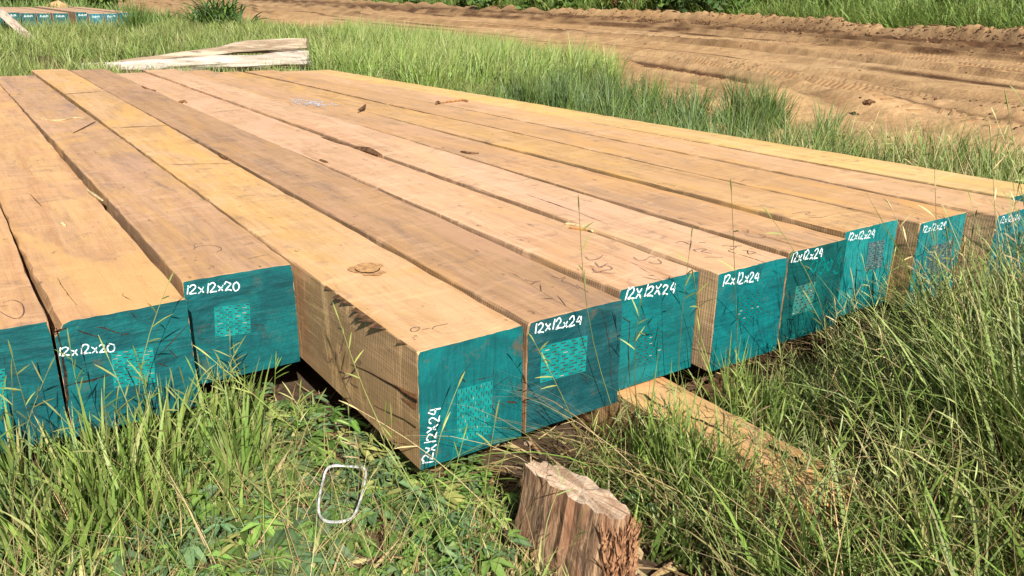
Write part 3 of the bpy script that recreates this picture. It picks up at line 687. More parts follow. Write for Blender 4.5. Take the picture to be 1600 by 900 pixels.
tag(link('torn_fibres', mesh('torn_fibres', *join(sp)), M_RAW, o), kind='stuff')
# the short split block standing in front
def split_block():
    r = np.random.default_rng(9)
    root = empty('split_wood_block', (.185, -.165, -.53), 0); tag(root, 'short split wood block at the bottom centre, bleached top and fibrous brown side', 'wood block')
    n_u, n_v = 40, 10
    outline = []           # plan: wedge, long side towards -Y
    pts = [(.0, .0), (.004, -.08), (.016, -.17), (.028, -.24), (.050, -.275), (.082, -.265), (.094, -.20), (.085, -.10), (.058, -.03), (.028, .004)]
    sm = smooth_line(pts+[pts[0]], 5)[:-1]; k = len(sm)
    V = []; Fc = []
    for j in range(n_v+1):
        t = j/n_v
        for i, p_ in enumerate(sm):
            fib = .007*float(fbm(i*.9, j*.12+3, 3))*2 + .003*math.sin(i*2.3)+.010*float(fbm(i*.3, j*.5, 2))
            c = np.array([.05, -.15]); d = p_-c; d = d/np.linalg.norm(d)
            out = p_+d*(fib+(1-t)*.012-.03*(1-t)*0)
            V.append((out[0]-(1-t)*.03, out[1], t*(.232+.02*(p_[1])+.004*math.sin(i*1.7))))
    for j in range(n_v):
        for i in range(k):
            a = j*k+i; b = j*k+(i+1) % k; Fc.append((a, a+k, b+k, b))
    V.append((.05, -.15, .230)); c_ = len(V)-1
    for i in range(k): Fc.append((n_v*k+i, c_, n_v*k+(i+1) % k))
    m, t, b = mat('fibrous_split_wood'); g = N(t); co = g.coord()
    fz = g.noise(g.map(co, (95, 95, 7)), 1, 5, .65, .6); fz2 = g.noise(g.map(co, (22, 22, 3)), 1, 4, .6, .5)
    c = g.mix(g.ramp(fz, .35, .62), (.40, .25, .14), (.09, .048, .028)); c = g.mix(g.ramp(fz2, .42, .66, 0, .8), c, (.26, .12, .06))
    nz = g.sep(g.n('ShaderNodeNewGeometry').outputs['Normal'])[2]
    tg = g.noise(g.map(co, (60, 8, 60)), 1, 5, .6); topc = g.mix(g.ramp(tg, .38, .68), (.55, .41, .29), (.34, .21, .13))
    c = g.mix(g.ramp(nz, .5, .8), c, topc); g.l(c, b.inputs['Base Color']); b.inputs['Roughness'].default_value = .85
    g.l(g.bump(fz, .9, .006), b.inputs['Normal'])
    link('block_body', mesh('block_body', V, [f[::-1] for f in Fc]), m, root)
    # torn and rotted red-brown heart: splinters standing off its right hand end
    sp = []
    for _ in range(420):
        u = r.random(); z0 = r.uniform(0, .19); x_ = .018+.075*u; y_ = -.262-.045*(1-abs(u-.5)*2)*r.uniform(.6, 1)-.015*(1-z0/.2)+r.normal(0, .006)
        a = np.array([x_, y_, z0]); l2 = r.uniform(.02, .07); w2 = r.uniform(.0015, .005); d = np.array([r.normal(0, .25), r.normal(-.12, .2), 1.]); d /= np.linalg.norm(d)
        if z0+l2 > .225: l2 = max(.01, .225-z0)
        sp.append(([a+(-w2, 0, 0), a+(w2, .002, 0), a+(0, -w2*1.5, 0), a+d*l2], [(0, 1, 3), (1, 2, 3), (2, 0, 3), (0, 2, 1)]))
    o = link('torn_heartwood', mesh('torn_heartwood', *join(sp)), simple_mat('heartwood_red', (.44, .23, .12), .9, (.15, .07, .035), 60, .6), root); o['kind'] = 'stuff'
    sp = []
    for _ in range(90):
        an = r.integers(0, k); p_ = sm[an]; z_ = r.uniform(.03, .21); a = np.array([p_[0]-.03*(1-z_/.22)-.004, p_[1], z_]); l2 = r.uniform(.02, .07)
        sp.append(([a, a+(.002, .006, 0), a+(-.010*r.random(), .002, -l2)], [(0, 1, 2)]))
    o = link('loose_fibres', mesh('loose_fibres', *join(sp)), M_RAW, root); o['kind'] = 'stuff'
split_block()
for i, (px, py, sc, rz, lab) in enumerate(((1120, 607, .2, 15, 'reddish broken board offcut lying in shade beneath the beam with the brown side strip'), (1090, 628, .13, -20, 'small reddish bark slab lying on the straw just right of the lit bearer'))):
    P_ = at_z(px, py, -.47); V, Fc = rough_box(sc, .05, .03, 60+i, (6, 3, 2), .003); o = link('board_offcut', mesh('board_offcut', V, Fc), M_BARK, loc=P_-np.array([0, 0, .01])); o.rotation_euler = (.05, .04, math.radians(rz)); tag(o, lab, 'offcut')

# ------------------------------------------------------------------ plants
PAL = {'fresh': (.15, .255, .048), 'mid': (.115, .205, .040), 'deep': (.055, .115, .030), 'lime': (.24, .35, .070), 'olive': (.27, .30, .09), 'straw': (.52, .40, .20), 'brown': (.28, .17, .09), 'bluish': (.12, .20, .085), 'pale': (.34, .38, .15)}
def pick_cols(r, n_, spec):
    ks = list(spec); p_ = np.array([spec[k] for k in ks], float); p_ /= p_.sum()
    c = np.array([PAL[k] for k in ks])[r.choice(len(ks), n_, p=p_)]
    return c*r.uniform(.60, 1.30, (n_, 1))*r.uniform(.93, 1.07, (n_, 3))
PROF = {1: [1, .1], 2: [1, .7, .08], 3: [.9, 1, .65, .08], 4: [.75, 1, .85, .5, .05], 5: [.7, .95, 1, .75, .42, .04], 6: [.6, .9, 1, .9, .65, .35, .03]}
def blades(r, P, h, wd, az, th0, th1, Sg, col, tipdry=.0, wobble=.15):
    n_ = len(P); h = np.broadcast_to(h, n_); wd = np.broadcast_to(wd, n_)
    th0 = np.broadcast_to(th0, n_); th1 = np.broadcast_to(th1, n_)
    pts = np.empty((n_, Sg+1, 3)); pts[:, 0] = P
    a = az.copy()
    for k in range(Sg):
        t = (k+.5)/Sg; th = th0+th1*t**1.4
        a = a+r.normal(0, wobble, n_)/Sg
        st = (h/Sg)[:, None]*np.stack([np.sin(th)*np.cos(a), np.sin(th)*np.sin(a), np.cos(th)], 1)
        pts[:, k+1] = pts[:, k]+st
    tw = az+math.pi/2+r.normal(0, .7, n_)
    wv = np.stack([np.cos(tw), np.sin(tw), r.normal(0, .15, n_)], 1)
    pr = np.array(PROF[Sg])
    off = wv[:, None]*(wd[:, None]*pr[None]/2)[..., None]
    V = np.stack([pts-off, pts+off], 2).reshape(n_, -1, 3)
    b = np.arange(n_)[:, None]*(2*(Sg+1)); s = np.arange(Sg)[None]*2
    F4 = np.stack([b+s, b+s+1, b+s+3, b+s+2], -1).reshape(-1, 4)
    cc = np.repeat(col[:, None], 2*(Sg+1), 1)
    if tipdry:
        t = np.repeat(np.linspace(0, 1, Sg+1), 2)[None, :, None]**3*tipdry*r.random((n_, 1, 1))
        cc = cc*(1-t)+np.array(PAL['straw'])*t
    return V, F4, cc, pts
def clip_beams(V, pts):
    """true for blades that stay out of the timber"""
    x, y, z = pts[..., 0], pts[..., 1], pts[..., 2]
    fy = front_y(x)
    bad = ((x > -1.3) & (x < 2.86) & (y > np.minimum(fy, 90)-.006) & (y < 7.38) & (z < .05) & (fy < 90))
    bad |= ((x < -.96) & (y > .56) & (y < 7))
    wb = ((x > .66) & (x < .87) & (y > -.62) & (z < -.335)) | ((x > .15) & (x < .36) & (y < -.13) & (y > -.60) & (z < -.29) & (x-y*.1 > .17))
    return ~(bad.any(1) | wb.any(1))
def emit(name, mat_, batches, label, cat, **kw):
    Vs, Fs, Cs = [], [], []; k = 0
    for V, F4, cc, pts in batches:
        n_ = V.shape[1]; q = len(V); Fs.append(F4+k); Vs.append(V.reshape(-1, 3)); Cs.append(cc.reshape(-1, 3)); k += n_*q
    o = link(name, big_mesh(name, np.concatenate(Vs), np.concatenate(Fs), np.concatenate(Cs)), mat_)
    if label: tag(o, label, cat, **kw)
    return o
def keep(batch, sel):
    V, F4, cc, pts = batch; n_ = len(V); Sg = (V.shape[1]//2)-1
    V, cc, pts = V[sel], cc[sel], pts[sel]; n_ = len(V)
    b = np.arange(n_)[:, None]*(2*(Sg+1)); s = np.arange(Sg)[None]*2
    return V, np.stack([b+s, b+s+1, b+s+3, b+s+2], -1).reshape(-1, 4), cc, pts
def clump_field(r, cx_, cy_, nb, rad, hgt, wd, spec, Sg=5, lean=(.05, .55), bend=(.2, 1.3), az0=None, azs=None, hj=.35, zoff=0, tipdry=.4):
    """blades in clumps: arrays of centres; nb blades each"""
    n_ = len(cx_); tot = n_*nb
    cxx = np.repeat(cx_, nb); cyy = np.repeat(cy_, nb); rr = np.abs(r.normal(0, 1, tot))*np.repeat(np.broadcast_to(rad, n_), nb); an = r.uniform(0, 6.283, tot)
    x = cxx+rr*np.cos(an); y = cyy+rr*np.sin(an)
    P = np.stack([x, y, ground_z(x, y, False)-.01+zoff], 1)
    az = an+r.normal(0, .5, tot)
    if az0 is not None:
        w_ = .55 if azs is None else azs
        az = np.where(r.random(tot) < w_, az0+r.normal(0, .5, tot), az)
    h = np.repeat(np.broadcast_to(hgt, n_), nb)*r.uniform(1-hj, 1+hj*.6, tot)
    th0 = r.uniform(lean[0], lean[1], tot); th1 = r.uniform(bend[0], bend[1], tot)
    ccs = pick_cols(r, n_, spec); c = np.repeat(ccs, nb, 0)*.5+pick_cols(r, tot, spec)*.5
    return blades(r, P, h, np.broadcast_to(wd, tot)*r.uniform(.6, 1.3, tot), az, th0, th1, Sg, c, tipdry)
# how high the mass of grass may stand, metres, at points in front of the stack
HX = [-1.2, -.8, -.4, 0, .3, .6, .9, 1.2, 1.6, 2, 2.5, 3]; HY = [-.9, -.6, -.3, -.1, .1, .3, .5]
HT = [[1.01, .89, .73, .60, .50, .42, .58, .85, .83, .78, .72, .66], [.87, .75, .62, .40, .32, .26, .16, .46, .60, .67, .64, .60], [.73, .61, .50, .20, .18, .20, .22, .30, .38, .46, .48, .46], [.64, .52, .36, .14, .12, .16, .14, .16, .20, .27, .36, .37],
      [.55, .43, .30, .13, .10, .11, .12, .10, .13, .18, .23, .29], [.40, .30, .26, .12, .04, .04, .04, .04, .05, .05, .06, .12], [.28, .22, .20, .10, .04, .04, .04, .04, .04, .04, .04, .05]]
HT = np.array(HT)
def hcap(x, y):
    x = np.clip(x, HX[0], HX[-1]); y = np.clip(y, HY[0], HY[-1])
    i = np.clip(np.searchsorted(HX, x)-1, 0, len(HX)-2); j = np.clip(np.searchsorted(HY, y)-1, 0, len(HY)-2)
    hx = np.array(HX); hy = np.array(HY); u = (x-hx[i])/(hx[i+1]-hx[i]); v = (y-hy[j])/(hy[j+1]-hy[j])
    return (HT[j, i]*(1-u)+HT[j, i+1]*u)*(1-v)+(HT[j+1, i]*(1-u)+HT[j+1, i+1]*u)*v

# ---- near left: broad bladed clumps in front of the two shorter beams
r = np.random.default_rng(21)
B = []
LOOP = lambda x, y: (x > -.34) & (x < .10) & (y > -.35) & (y < .46)
cx_ = r.uniform(-1.7, -.24, 105); cy_ = r.uniform(.06, .60, 105); hh = np.minimum(.30, hcap(cx_, cy_))*r.uniform(.6, 1.15, 105)*np.where(cy_ < .30, .45, .92)
B.append(clump_field(r, cx_, cy_, 26, .03, hh, .0105, {'fresh': 3, 'lime': 3, 'mid': 3, 'deep': 1.5, 'bluish': 2, 'straw': .8}, 6, (.0, .6), (.1, 1.1)))
cx_ = r.uniform(-.85, -.26, 38); cy_ = r.uniform(.20, .54, 38)       # the tall upright patch
B.append(clump_field(r, cx_, cy_, 19, .030, r.uniform(.13, .29, 38), .0125, {'fresh': 4, 'lime': 4, 'mid': 2, 'pale': 1, 'straw': .6}, 6, (.0, .28), (.0, .6)))
cx_ = r.uniform(-1.8, -.1, 210); cy_ = r.uniform(-.5, .58, 210); k_ = ~LOOP(cx_, cy_); cx_, cy_ = cx_[k_], cy_[k_]
B.append(clump_field(r, cx_, cy_, 16, .05, r.uniform(.07, .15, len(cx_)), .0085, {'fresh': 3, 'olive': 3, 'mid': 3, 'lime': 3, 'bluish': 2, 'straw': 1.5}, 5, (.2, 1.3), (.3, 1.3)))
cx_ = r.uniform(-.25, .42, 90); cy_ = r.uniform(-.35, .75, 90); k_ = ~((cx_ > .12) & (cy_ < -.05)) & ~LOOP(cx_, cy_); cx_, cy_ = cx_[k_], cy_[k_]
B.append(clump_field(r, cx_, cy_, 20, .035, np.minimum(.15, hcap(cx_, cy_)*.95), .007, {'fresh': 3, 'olive': 2, 'mid': 3, 'lime': 3}, 5, (.1, .9), (.3, 1.2)))
cx_ = np.concatenate([r.uniform(.08, .66, 75), r.uniform(-.02, .17, 30)]); cy_ = np.concatenate([r.uniform(-.12, .24, 75), r.uniform(-.5, -.1, 30)]); k_ = ~((cx_ > .15) & (cx_ < .33) & (cy_ < -.1)); cx_, cy_ = cx_[k_], cy_[k_]
B.append(clump_field(r, cx_, cy_, 22, .03, r.uniform(.07, .14, len(cx_)), .0055, {'fresh': 3, 'olive': 2, 'mid': 3, 'deep': 1, 'straw': 2}, 5, (.2, 1.1), (.3, 1.3)))
B = [keep(b, clip_beams(b[0], b[3])) for b in B]
emit('foreground_grass', M_GRASS, B, 'broad-bladed green grass growing in front of the two shorter beams at lower left', 'grass', kind='stuff')
# ---- near right: long arching grass
B = []
cx_ = r.uniform(.36, 2.3, 250); cy_ = r.uniform(-1.35, -.06, 250); k_ = ~((cx_ > .62) & (cx_ < .9) & (cy_ > -.66)) & ~((cx_ < .33) & (cy_ > -.62)); cx_, cy_ = cx_[k_], cy_[k_]
hh = hcap(cx_, cy_)*r.uniform(.80, 1.12, len(cx_))*np.where((cx_ > .62) & (cx_ < 1.08) & (cy_ > -.85) & (cy_ < -.45), .30, 1)
B.append(clump_field(r, cx_, cy_, 26, .04, np.minimum(hh, .62)*np.where((cx_ < .70) & (cy_ > -.66), .72, 1), .0085, {'fresh': 4, 'mid': 3, 'lime': 3, 'deep': 1, 'pale': 1.5, 'olive': 2, 'straw': 1}, 6, (.0, .5), (.3, 1.5), math.radians(150), .25))
cx_ = r.uniform(1.0, 4.2, 420); cy_ = r.uniform(-1.6, .0, 420)
k_ = (cy_ < np.where(cx_ < 2.86, front_y(cx_)-.03, .5)) & ~((cx_ < 1.55) & (cy_ > -.42) & (r.random(420) < .6)); cx_, cy_ = cx_[k_], cy_[k_]
hh = hcap(cx_, cy_)*r.uniform(.82, 1.1, len(cx_))*np.where((cx_ < 1.12) & (cy_ > -.85) & (cy_ < -.40), .30, 1)
B.append(clump_field(r, cx_, cy_, 26, .04, hh, .0078, {'fresh': 4, 'mid': 2, 'lime': 4, 'deep': 1, 'pale': 2.5, 'olive': 3, 'straw': 1.5}, 5, (.0, .45), (.2, 1.2)))
cx_ = np.concatenate([r.uniform(.56, .70, 16), r.uniform(.90, 1.02, 10)]); cy_ = r.uniform(-.46, -.12, 26)   # the upright tuft before the lit bearer
B.append(clump_field(r, cx_, cy_, 22, .018, r.uniform(.22, .34, 26), .0065, {'lime': 3, 'fresh': 4, 'mid': 2}, 6, (.0, .30), (.0, .6)))
cx_ = r.uniform(2.9, 5.2, 240); cy_ = r.uniform(.0, 2.4, 240)
B.append(clump_field(r, cx_, cy_, 26, .06, r.uniform(.26, .54, 240), .007, {'fresh': 4, 'mid': 3, 'olive': 3, 'straw': 2, 'pale': 1}, 4, (.0, .5), (.2, 1.1)))
cx_ = np.concatenate([r.uniform(.30, .42, 16), r.uniform(.16, .34, 14)]); cy_ = np.concatenate([r.uniform(-.56, -.16, 16), r.uniform(-.66, -.50, 14)])
B.append(clump_field(r, cx_, cy_, 16, .02, r.uniform(.13, .24, 30), .0055, {'fresh': 3, 'lime': 2, 'mid': 2, 'straw': 2}, 6, (.1, .7), (.3, 1.2), math.radians(200), .6))
B = [keep(b, clip_beams(b[0], b[3])) for b in B]
emit('long_grass', M_GRASS, B, 'long arching green grass filling the lower right corner beside the wood blocks', 'grass', kind='stuff')
# ---- dry tangle
B = []
n_ = 2600; x = r.uniform(.22, 1.3, n_); y = r.uniform(-.22, .28, n_); k_ = ~((x > .62) & (x < .92) & (y > -.66)); x, y = x[k_], y[k_]; n_ = len(x)
P = np.stack([x, y, ground_z(x, y, False)], 1)
B.append(blades(r, P, r.uniform(.06, .20, n_), r.uniform(.0015, .0055, n_), r.uniform(0, 6.28, n_), r.uniform(.3, 1.5, n_), r.uniform(.2, 1.4, n_), 5, pick_cols(r, n_, {'straw': 3, 'brown': 3, 'mid': 3, 'fresh': 3, 'lime': 2}), 0, .5))
n_ = 8200; x = np.concatenate([r.uniform(.30, 1.7, 5000), r.uniform(1.2, 3.4, 3200)]); y = r.uniform(-1.25, .12, n_)
k_ = (y < front_y(x)+.10) & ~((x > .60) & (x < .92) & (y > -.66)) & ~((x > .12) & (x < .45) & (y < -.1) & (y > -.62)); x, y = x[k_], y[k_]; n_ = len(x)
P = np.stack([x, y, ground_z(x, y, False)], 1)
B.append(blades(r, P, np.minimum(.55, hcap(x, y)*1.15)*r.uniform(.4, 1.3, n_), r.uniform(.0012, .0030, n_), r.uniform(0, 6.28, n_), r.uniform(.1, 1.1, n_), r.uniform(.2, 1.7, n_), 6, pick_cols(r, n_, {'straw': 5, 'brown': 3, 'olive': 2, 'pale': 2}), 0, .5))
n_ = 4200; x = r.uniform(-1.5, .4, n_); y = r.uniform(-.4, .6, n_); P = np.stack([x, y, ground_z(x, y, False)], 1)
B.append(blades(r, P, np.minimum(.28, hcap(x, y)*1.0)*r.uniform(.4, 1.2, n_), r.uniform(.0010, .0024, n_), r.uniform(0, 6.28, n_), r.uniform(.1, 1.3, n_), r.uniform(.1, 1.2, n_), 5, pick_cols(r, n_, {'straw': 4, 'brown': 2, 'olive': 3, 'pale': 3}), 0, .5))
# long dead stems swept over to the left in front of the golden and mauve beams
n_ = 520; x = r.uniform(.28, 1.0, n_); y = r.uniform(-.45, .02, n_); P = np.stack([x, y, ground_z(x, y, False)+.02], 1)
B.append(blades(r, P, r.uniform(.25, .70, n_), r.uniform(.0018, .0042, n_), math.radians(165)+r.normal(0, .35, n_), r.uniform(.5, .95, n_), r.uniform(.5, 1.1, n_), 6, pick_cols(r, n_, {'straw': 4, 'brown': 2, 'lime': 2, 'olive': 2}), 0, .3))
B = [keep(b, clip_beams(b[0], b[3])) for b in B]
# litter: flat dead blades and curled leaves on the soil
n_ = 5200; x = r.uniform(-1.7, 2.2, n_); y = r.uniform(-1.2, .75, n_); P = np.stack([x, y, ground_z(x, y, True)+r.uniform(.002, .02, n_)], 1)
b_ = blades(r, P, r.uniform(.03, .14, n_), r.uniform(.003, .010, n_), r.uniform(0, 6.28, n_), r.uniform(1.3, 1.6, n_), r.uniform(-.3, .3, n_), 3, pick_cols(r, n_, {'straw': 5, 'brown': 4}), 0)
B.append(b_)
n_ = 420; x = r.uniform(-1.3, .5, n_); y = r.uniform(-.5, .7, n_); P = np.stack([x, y, ground_z(x, y, True)+r.uniform(.004, .02, n_)], 1)
B.append(blades(r, P, r.uniform(.03, .06, n_), r.uniform(.014, .028, n_), r.uniform(0, 6.28, n_), r.uniform(1.2, 1.7, n_), r.uniform(-.5, .5, n_), 4, pick_cols(r, n_, {'straw': 4, 'brown': 3})*1.15, 0))
emit('dry_grass_litter', M_DRY, B, 'tangled dry straw and dead stems lying through the foreground grass', 'dry grass', kind='stuff')

# ---- low leafy weeds
def weeds():
    r = np.random.default_rng(31); Vs = []; Fs = []; Cs = []; k = 0
    n_ = 430
    cx_ = np.concatenate([r.uniform(-.55, .25, 250), r.uniform(-1.4, -.3, 120), r.uniform(.2, 1.3, 60)]); cy_ = np.concatenate([r.uniform(-.35, .72, 250), r.uniform(-.2, .5, 120), r.uniform(-.9, -.1, 60)])
    for i in range(n_):
        x, y = cx_[i], cy_[i]
        if (x > .08 and x < .42 and y < -.05 and y > -.62): continue
        if x > -.98 and y > float(front_y(np.array(x)))+.25: continue
        z = float(ground_z(x, y)); base = np.array([x, y, z]); palm = r.random() < .6
        c0 = pick_cols(r, 1, {'bluish': 4, 'mid': 4, 'fresh': 2, 'olive': 2})[0]
        for s_ in range(r.integers(4, 9)):
            a = r.uniform(0, 6.28); el = r.uniform(.25, 1.2); L = r.uniform(.03, .11); tip = base+L*np.array([math.cos(a)*math.cos(el), math.sin(a)*math.cos(el), math.sin(el)])
            if x > -.98 and tip[1] > float(front_y(np.array(tip[0])))-.01: tip[2] = min(tip[2], -.34)
            if -.34 < tip[0] < .10 and -.35 < tip[1] < .46: tip[2] = min(tip[2], -.378)
            nl = r.integers(5, 8) if palm else r.integers(2, 5)
            ll0 = r.uniform(.022, .048) if palm else r.uniform(.035, .07)
            for q in range(nl):
                b = a+(q-(nl-1)/2)*(5.2/nl if palm else .8)+r.normal(0, .1); e2 = r.uniform(-.3, .35); ll = ll0*(1-.25*abs(q-(nl-1)/2)/nl)
                d = np.array([math.cos(b)*math.cos(e2), math.sin(b)*math.cos(e2), math.sin(e2)]); sd_ = np.array([-math.sin(b), math.cos(b), r.normal(0, .2)]); w2 = ll*(.13 if palm else .17)
                up = np.array([0, 0, 1.])
                V = [tip, tip+d*ll*.35+sd_*w2+up*w2*.4, tip+d*ll*.4-up*w2*.2, tip+d*ll*.35-sd_*w2+up*w2*.4, tip+d*ll*.75+sd_*w2*.7-up*.1*ll, tip+d*ll*.75-up*.16*ll, tip+d*ll*.75-sd_*w2*.7-up*.1*ll, tip+d*ll-up*.22*ll]
                Fs += [(k, k+1, k+2, k+2), (k, k+2, k+3, k+3), (k+1, k+4, k+5, k+2), (k+2, k+5, k+6, k+3), (k+4, k+7, k+5, k+5), (k+5, k+7, k+6, k+6)]
                Vs += V; k += 8; cc = c0*r.uniform(.8, 1.25); Cs += [cc]*8
    T = []
    for f in Fs:
        if f[2] == f[3]: T.append(f[:3])
        else: T += [(f[0], f[1], f[2]), (f[0], f[2], f[3])]
    o = link('ground_weeds', big_mesh('ground_weeds', np.array(Vs), np.array(T), np.array(Cs), False), M_WEED)
    tag(o, 'low leafy weeds with narrow fingered leaves covering the soil at the bottom', 'weeds', kind='stuff')
weeds()

# ---- flowering stalks: stem and short branching spikelets
def tube(pts, rad, sides=3):
    pts = np.array(pts, float); V = []; Fc = []
    rad = np.broadcast_to(rad, len(pts))
    for i, p_ in enumerate(pts):
        d = pts[min(i+1, len(pts)-1)]-pts[max(i-1, 0)]; d /= np.linalg.norm(d)+1e-9
        a = np.cross(d, [.3, .2, 1.]); a /= np.linalg.norm(a)+1e-9; b = np.cross(d, a)
        for q in range(sides): t = 6.283*q/sides; V.append(p_+(a*math.cos(t)+b*math.sin(t))*rad[i])
    for i in range(len(pts)-1):
        for q in range(sides): Fc.append((i*sides+q, i*sides+(q+1) % sides, (i+1)*sides+(q+1) % sides, (i+1)*sides+q))
    Fc.append(tuple(range(sides))[::-1]); Fc.append(tuple((len(pts)-1)*sides+q for q in range(sides)))
    return V, Fc
def stalk_geo(r, base, tip, nsp=5, thick=.0011, sag=.12, spl=.05, stiff=1):
    base = np.array(base, float); tip = np.array(tip, float); L = np.linalg.norm(tip-base)
    side = np.array([r.normal(), r.normal(), 0])*.04*L
    P_ = [base+(tip-base)*t+side*math.sin(math.pi*t)+np.array([0, 0, sag*L*(t-t*t)*1.2]) for t in np.linspace(0, 1, 9)]
    stem = tube(P_, [thick*(1.2-.6*t) for t in np.linspace(0, 1, 9)])
    sps = []
    for i in range(nsp):
        t = 1-.30*i/max(1, nsp-1) if nsp > 1 else 1; f = t*8; a = P_[min(int(f), 7)]; b = P_[min(int(f)+1, 8)]; p0 = a+(b-a)*(f-int(f) if t < 1 else 1)
        d = (b-a)/np.linalg.norm(b-a); o_ = np.cross(d, [r.normal(), r.normal(), r.normal()]); o_ /= np.linalg.norm(o_)
        dd = d*r.uniform(.45, .9)+o_*(0 if i == 0 else r.uniform(.5, .9)); dd /= np.linalg.norm(dd); l_ = spl*r.uniform(.7, 1.25)
        q = [p0, p0+dd*l_*.3, p0+dd*l_*.65+np.array([0, 0, -.03*l_]), p0+dd*l_+np.array([0, 0, -.1*l_])]
        sps.append(tube(q, [thick*.7, thick*1.7, thick*1.6, thick*.4]))
    return stem, sps
def colmesh(name, V, Fc, col):
    T = []
    for f in Fc:
        for i in range(1, len(f)-1): T.append((f[0], f[i], f[i+1]))
    V = np.array(V, float); return big_mesh(name, V, np.array(T), np.tile(col, (len(V), 1)), False)
STALKS = [  # base px on ground, tip px and tip depth plane y, spikes, label
 ((985, 690), (905, 330, -.10), 5, 'long straight grass stalk rising across the scribbles on the pale pinkish beam', 1),
 ((1160, 640), (1143, 300, -.25), 3, 'very thin upright grass stalk crossing the dark teal end with the scrawled number', 1),
 ((1030, 640), (1080, 372, -.10), 6, 'bushy grass head in front of the gap beside the brown side strip', 1),
 ((520, 720), (330, 560, .35), 5, 'leaning seed stalk in front of the teal end of the grey-tinged beam', 1),
 ((90, 760), (20, 560, .40), 4, 'pale bent stalk before the far left teal end', 1),
 ((230, 740), (262, 445, .45), 5, 'upright stalk with ladder-like spikelets before the middle of the cracked teal end', 1),
 ((560, 690), (530, 500, .25), 5, 'seed stalk arching over the bare sawn side of the golden beam', 1),
 ((640, 760), (716, 603, -.12), 2, 'thin yellow-green stalk crossing the vertical white marking', 1),
 ((900, 700), (835, 535, -.15), 6, 'arched seed head hanging over the bright plate of the mauve beam', 1),
 ((1010, 690), (1000, 480, -.12), 6, 'forked seed head standing before the painted-over plate', 1),
 ((1060, 700), (1085, 440, -.2), 5, 'tall curved stalk along the brown gap left of the block grass', 1),
 ((1500, 620), (1460, 250, -.5), 4, 'tall dry stalk reaching above the beam tops near the right edge', 0),
 ((1570, 640), (1548, 215, -.5), 4, 'tallest dry stalk against the sand at the right edge', 0),
 ((1440, 600), (1395, 330, -.35), 5, 'pale stalk crossing the turquoise end third from the right', 0),
 ((1590, 560), (1590, 300, -.4), 6, 'bristly seed head over the last marked teal end', 0),
 ((1290, 620), (1205, 340, -.35), 5, 'slim green stalk before the golden-brown beam top', 1),
 ((300, 860), (170, 560, .30), 4, 'green stalk leaning left before the lettering of the cracked teal end', 1),
 ((860, 880), (560, 640, .1), 2, 'long pale stem arching low over the split block', 0),
]
r = np.random.default_rng(41)
for (bx, by), (tx, ty, yy), ns, lab, gr in STALKS:
    bpt = at_z(bx, by, -.46); tp = at_y(tx, ty, yy)
    fy = float(front_y(np.array(bpt[0])));
    if bpt[1] > fy-.02 and bpt[0] > -1.2: bpt[1] = fy-.04
    fy = float(front_y(np.array(tp[0])))
    if tp[1] > fy-.02: tp = at_y(tx, ty, fy-.03)
    bpt[2] = float(ground_z(bpt[0], bpt[1]))-.01
    st, sps = stalk_geo(r, bpt, tp, ns, .0012, .10, .05)
    root = empty('grass_stalk', bpt); tag(root, lab, 'grass stalk', 'flowering grass stalks standing before the stack')
    c = np.array(PAL['olive' if gr else 'straw'])*r.uniform(.95, 1.2)
    off = lambda vf: ([np.array(v)-bpt for v in vf[0]], vf[1])
    v_, f_ = off(st); link('stem', colmesh('stem', v_, f_, c), M_GRASS, root)
    for sp_ in sps: v_, f_ = off(sp_); link('spikelet', colmesh('spikelet', v_, f_, c*1.25), M_GRASS, root)
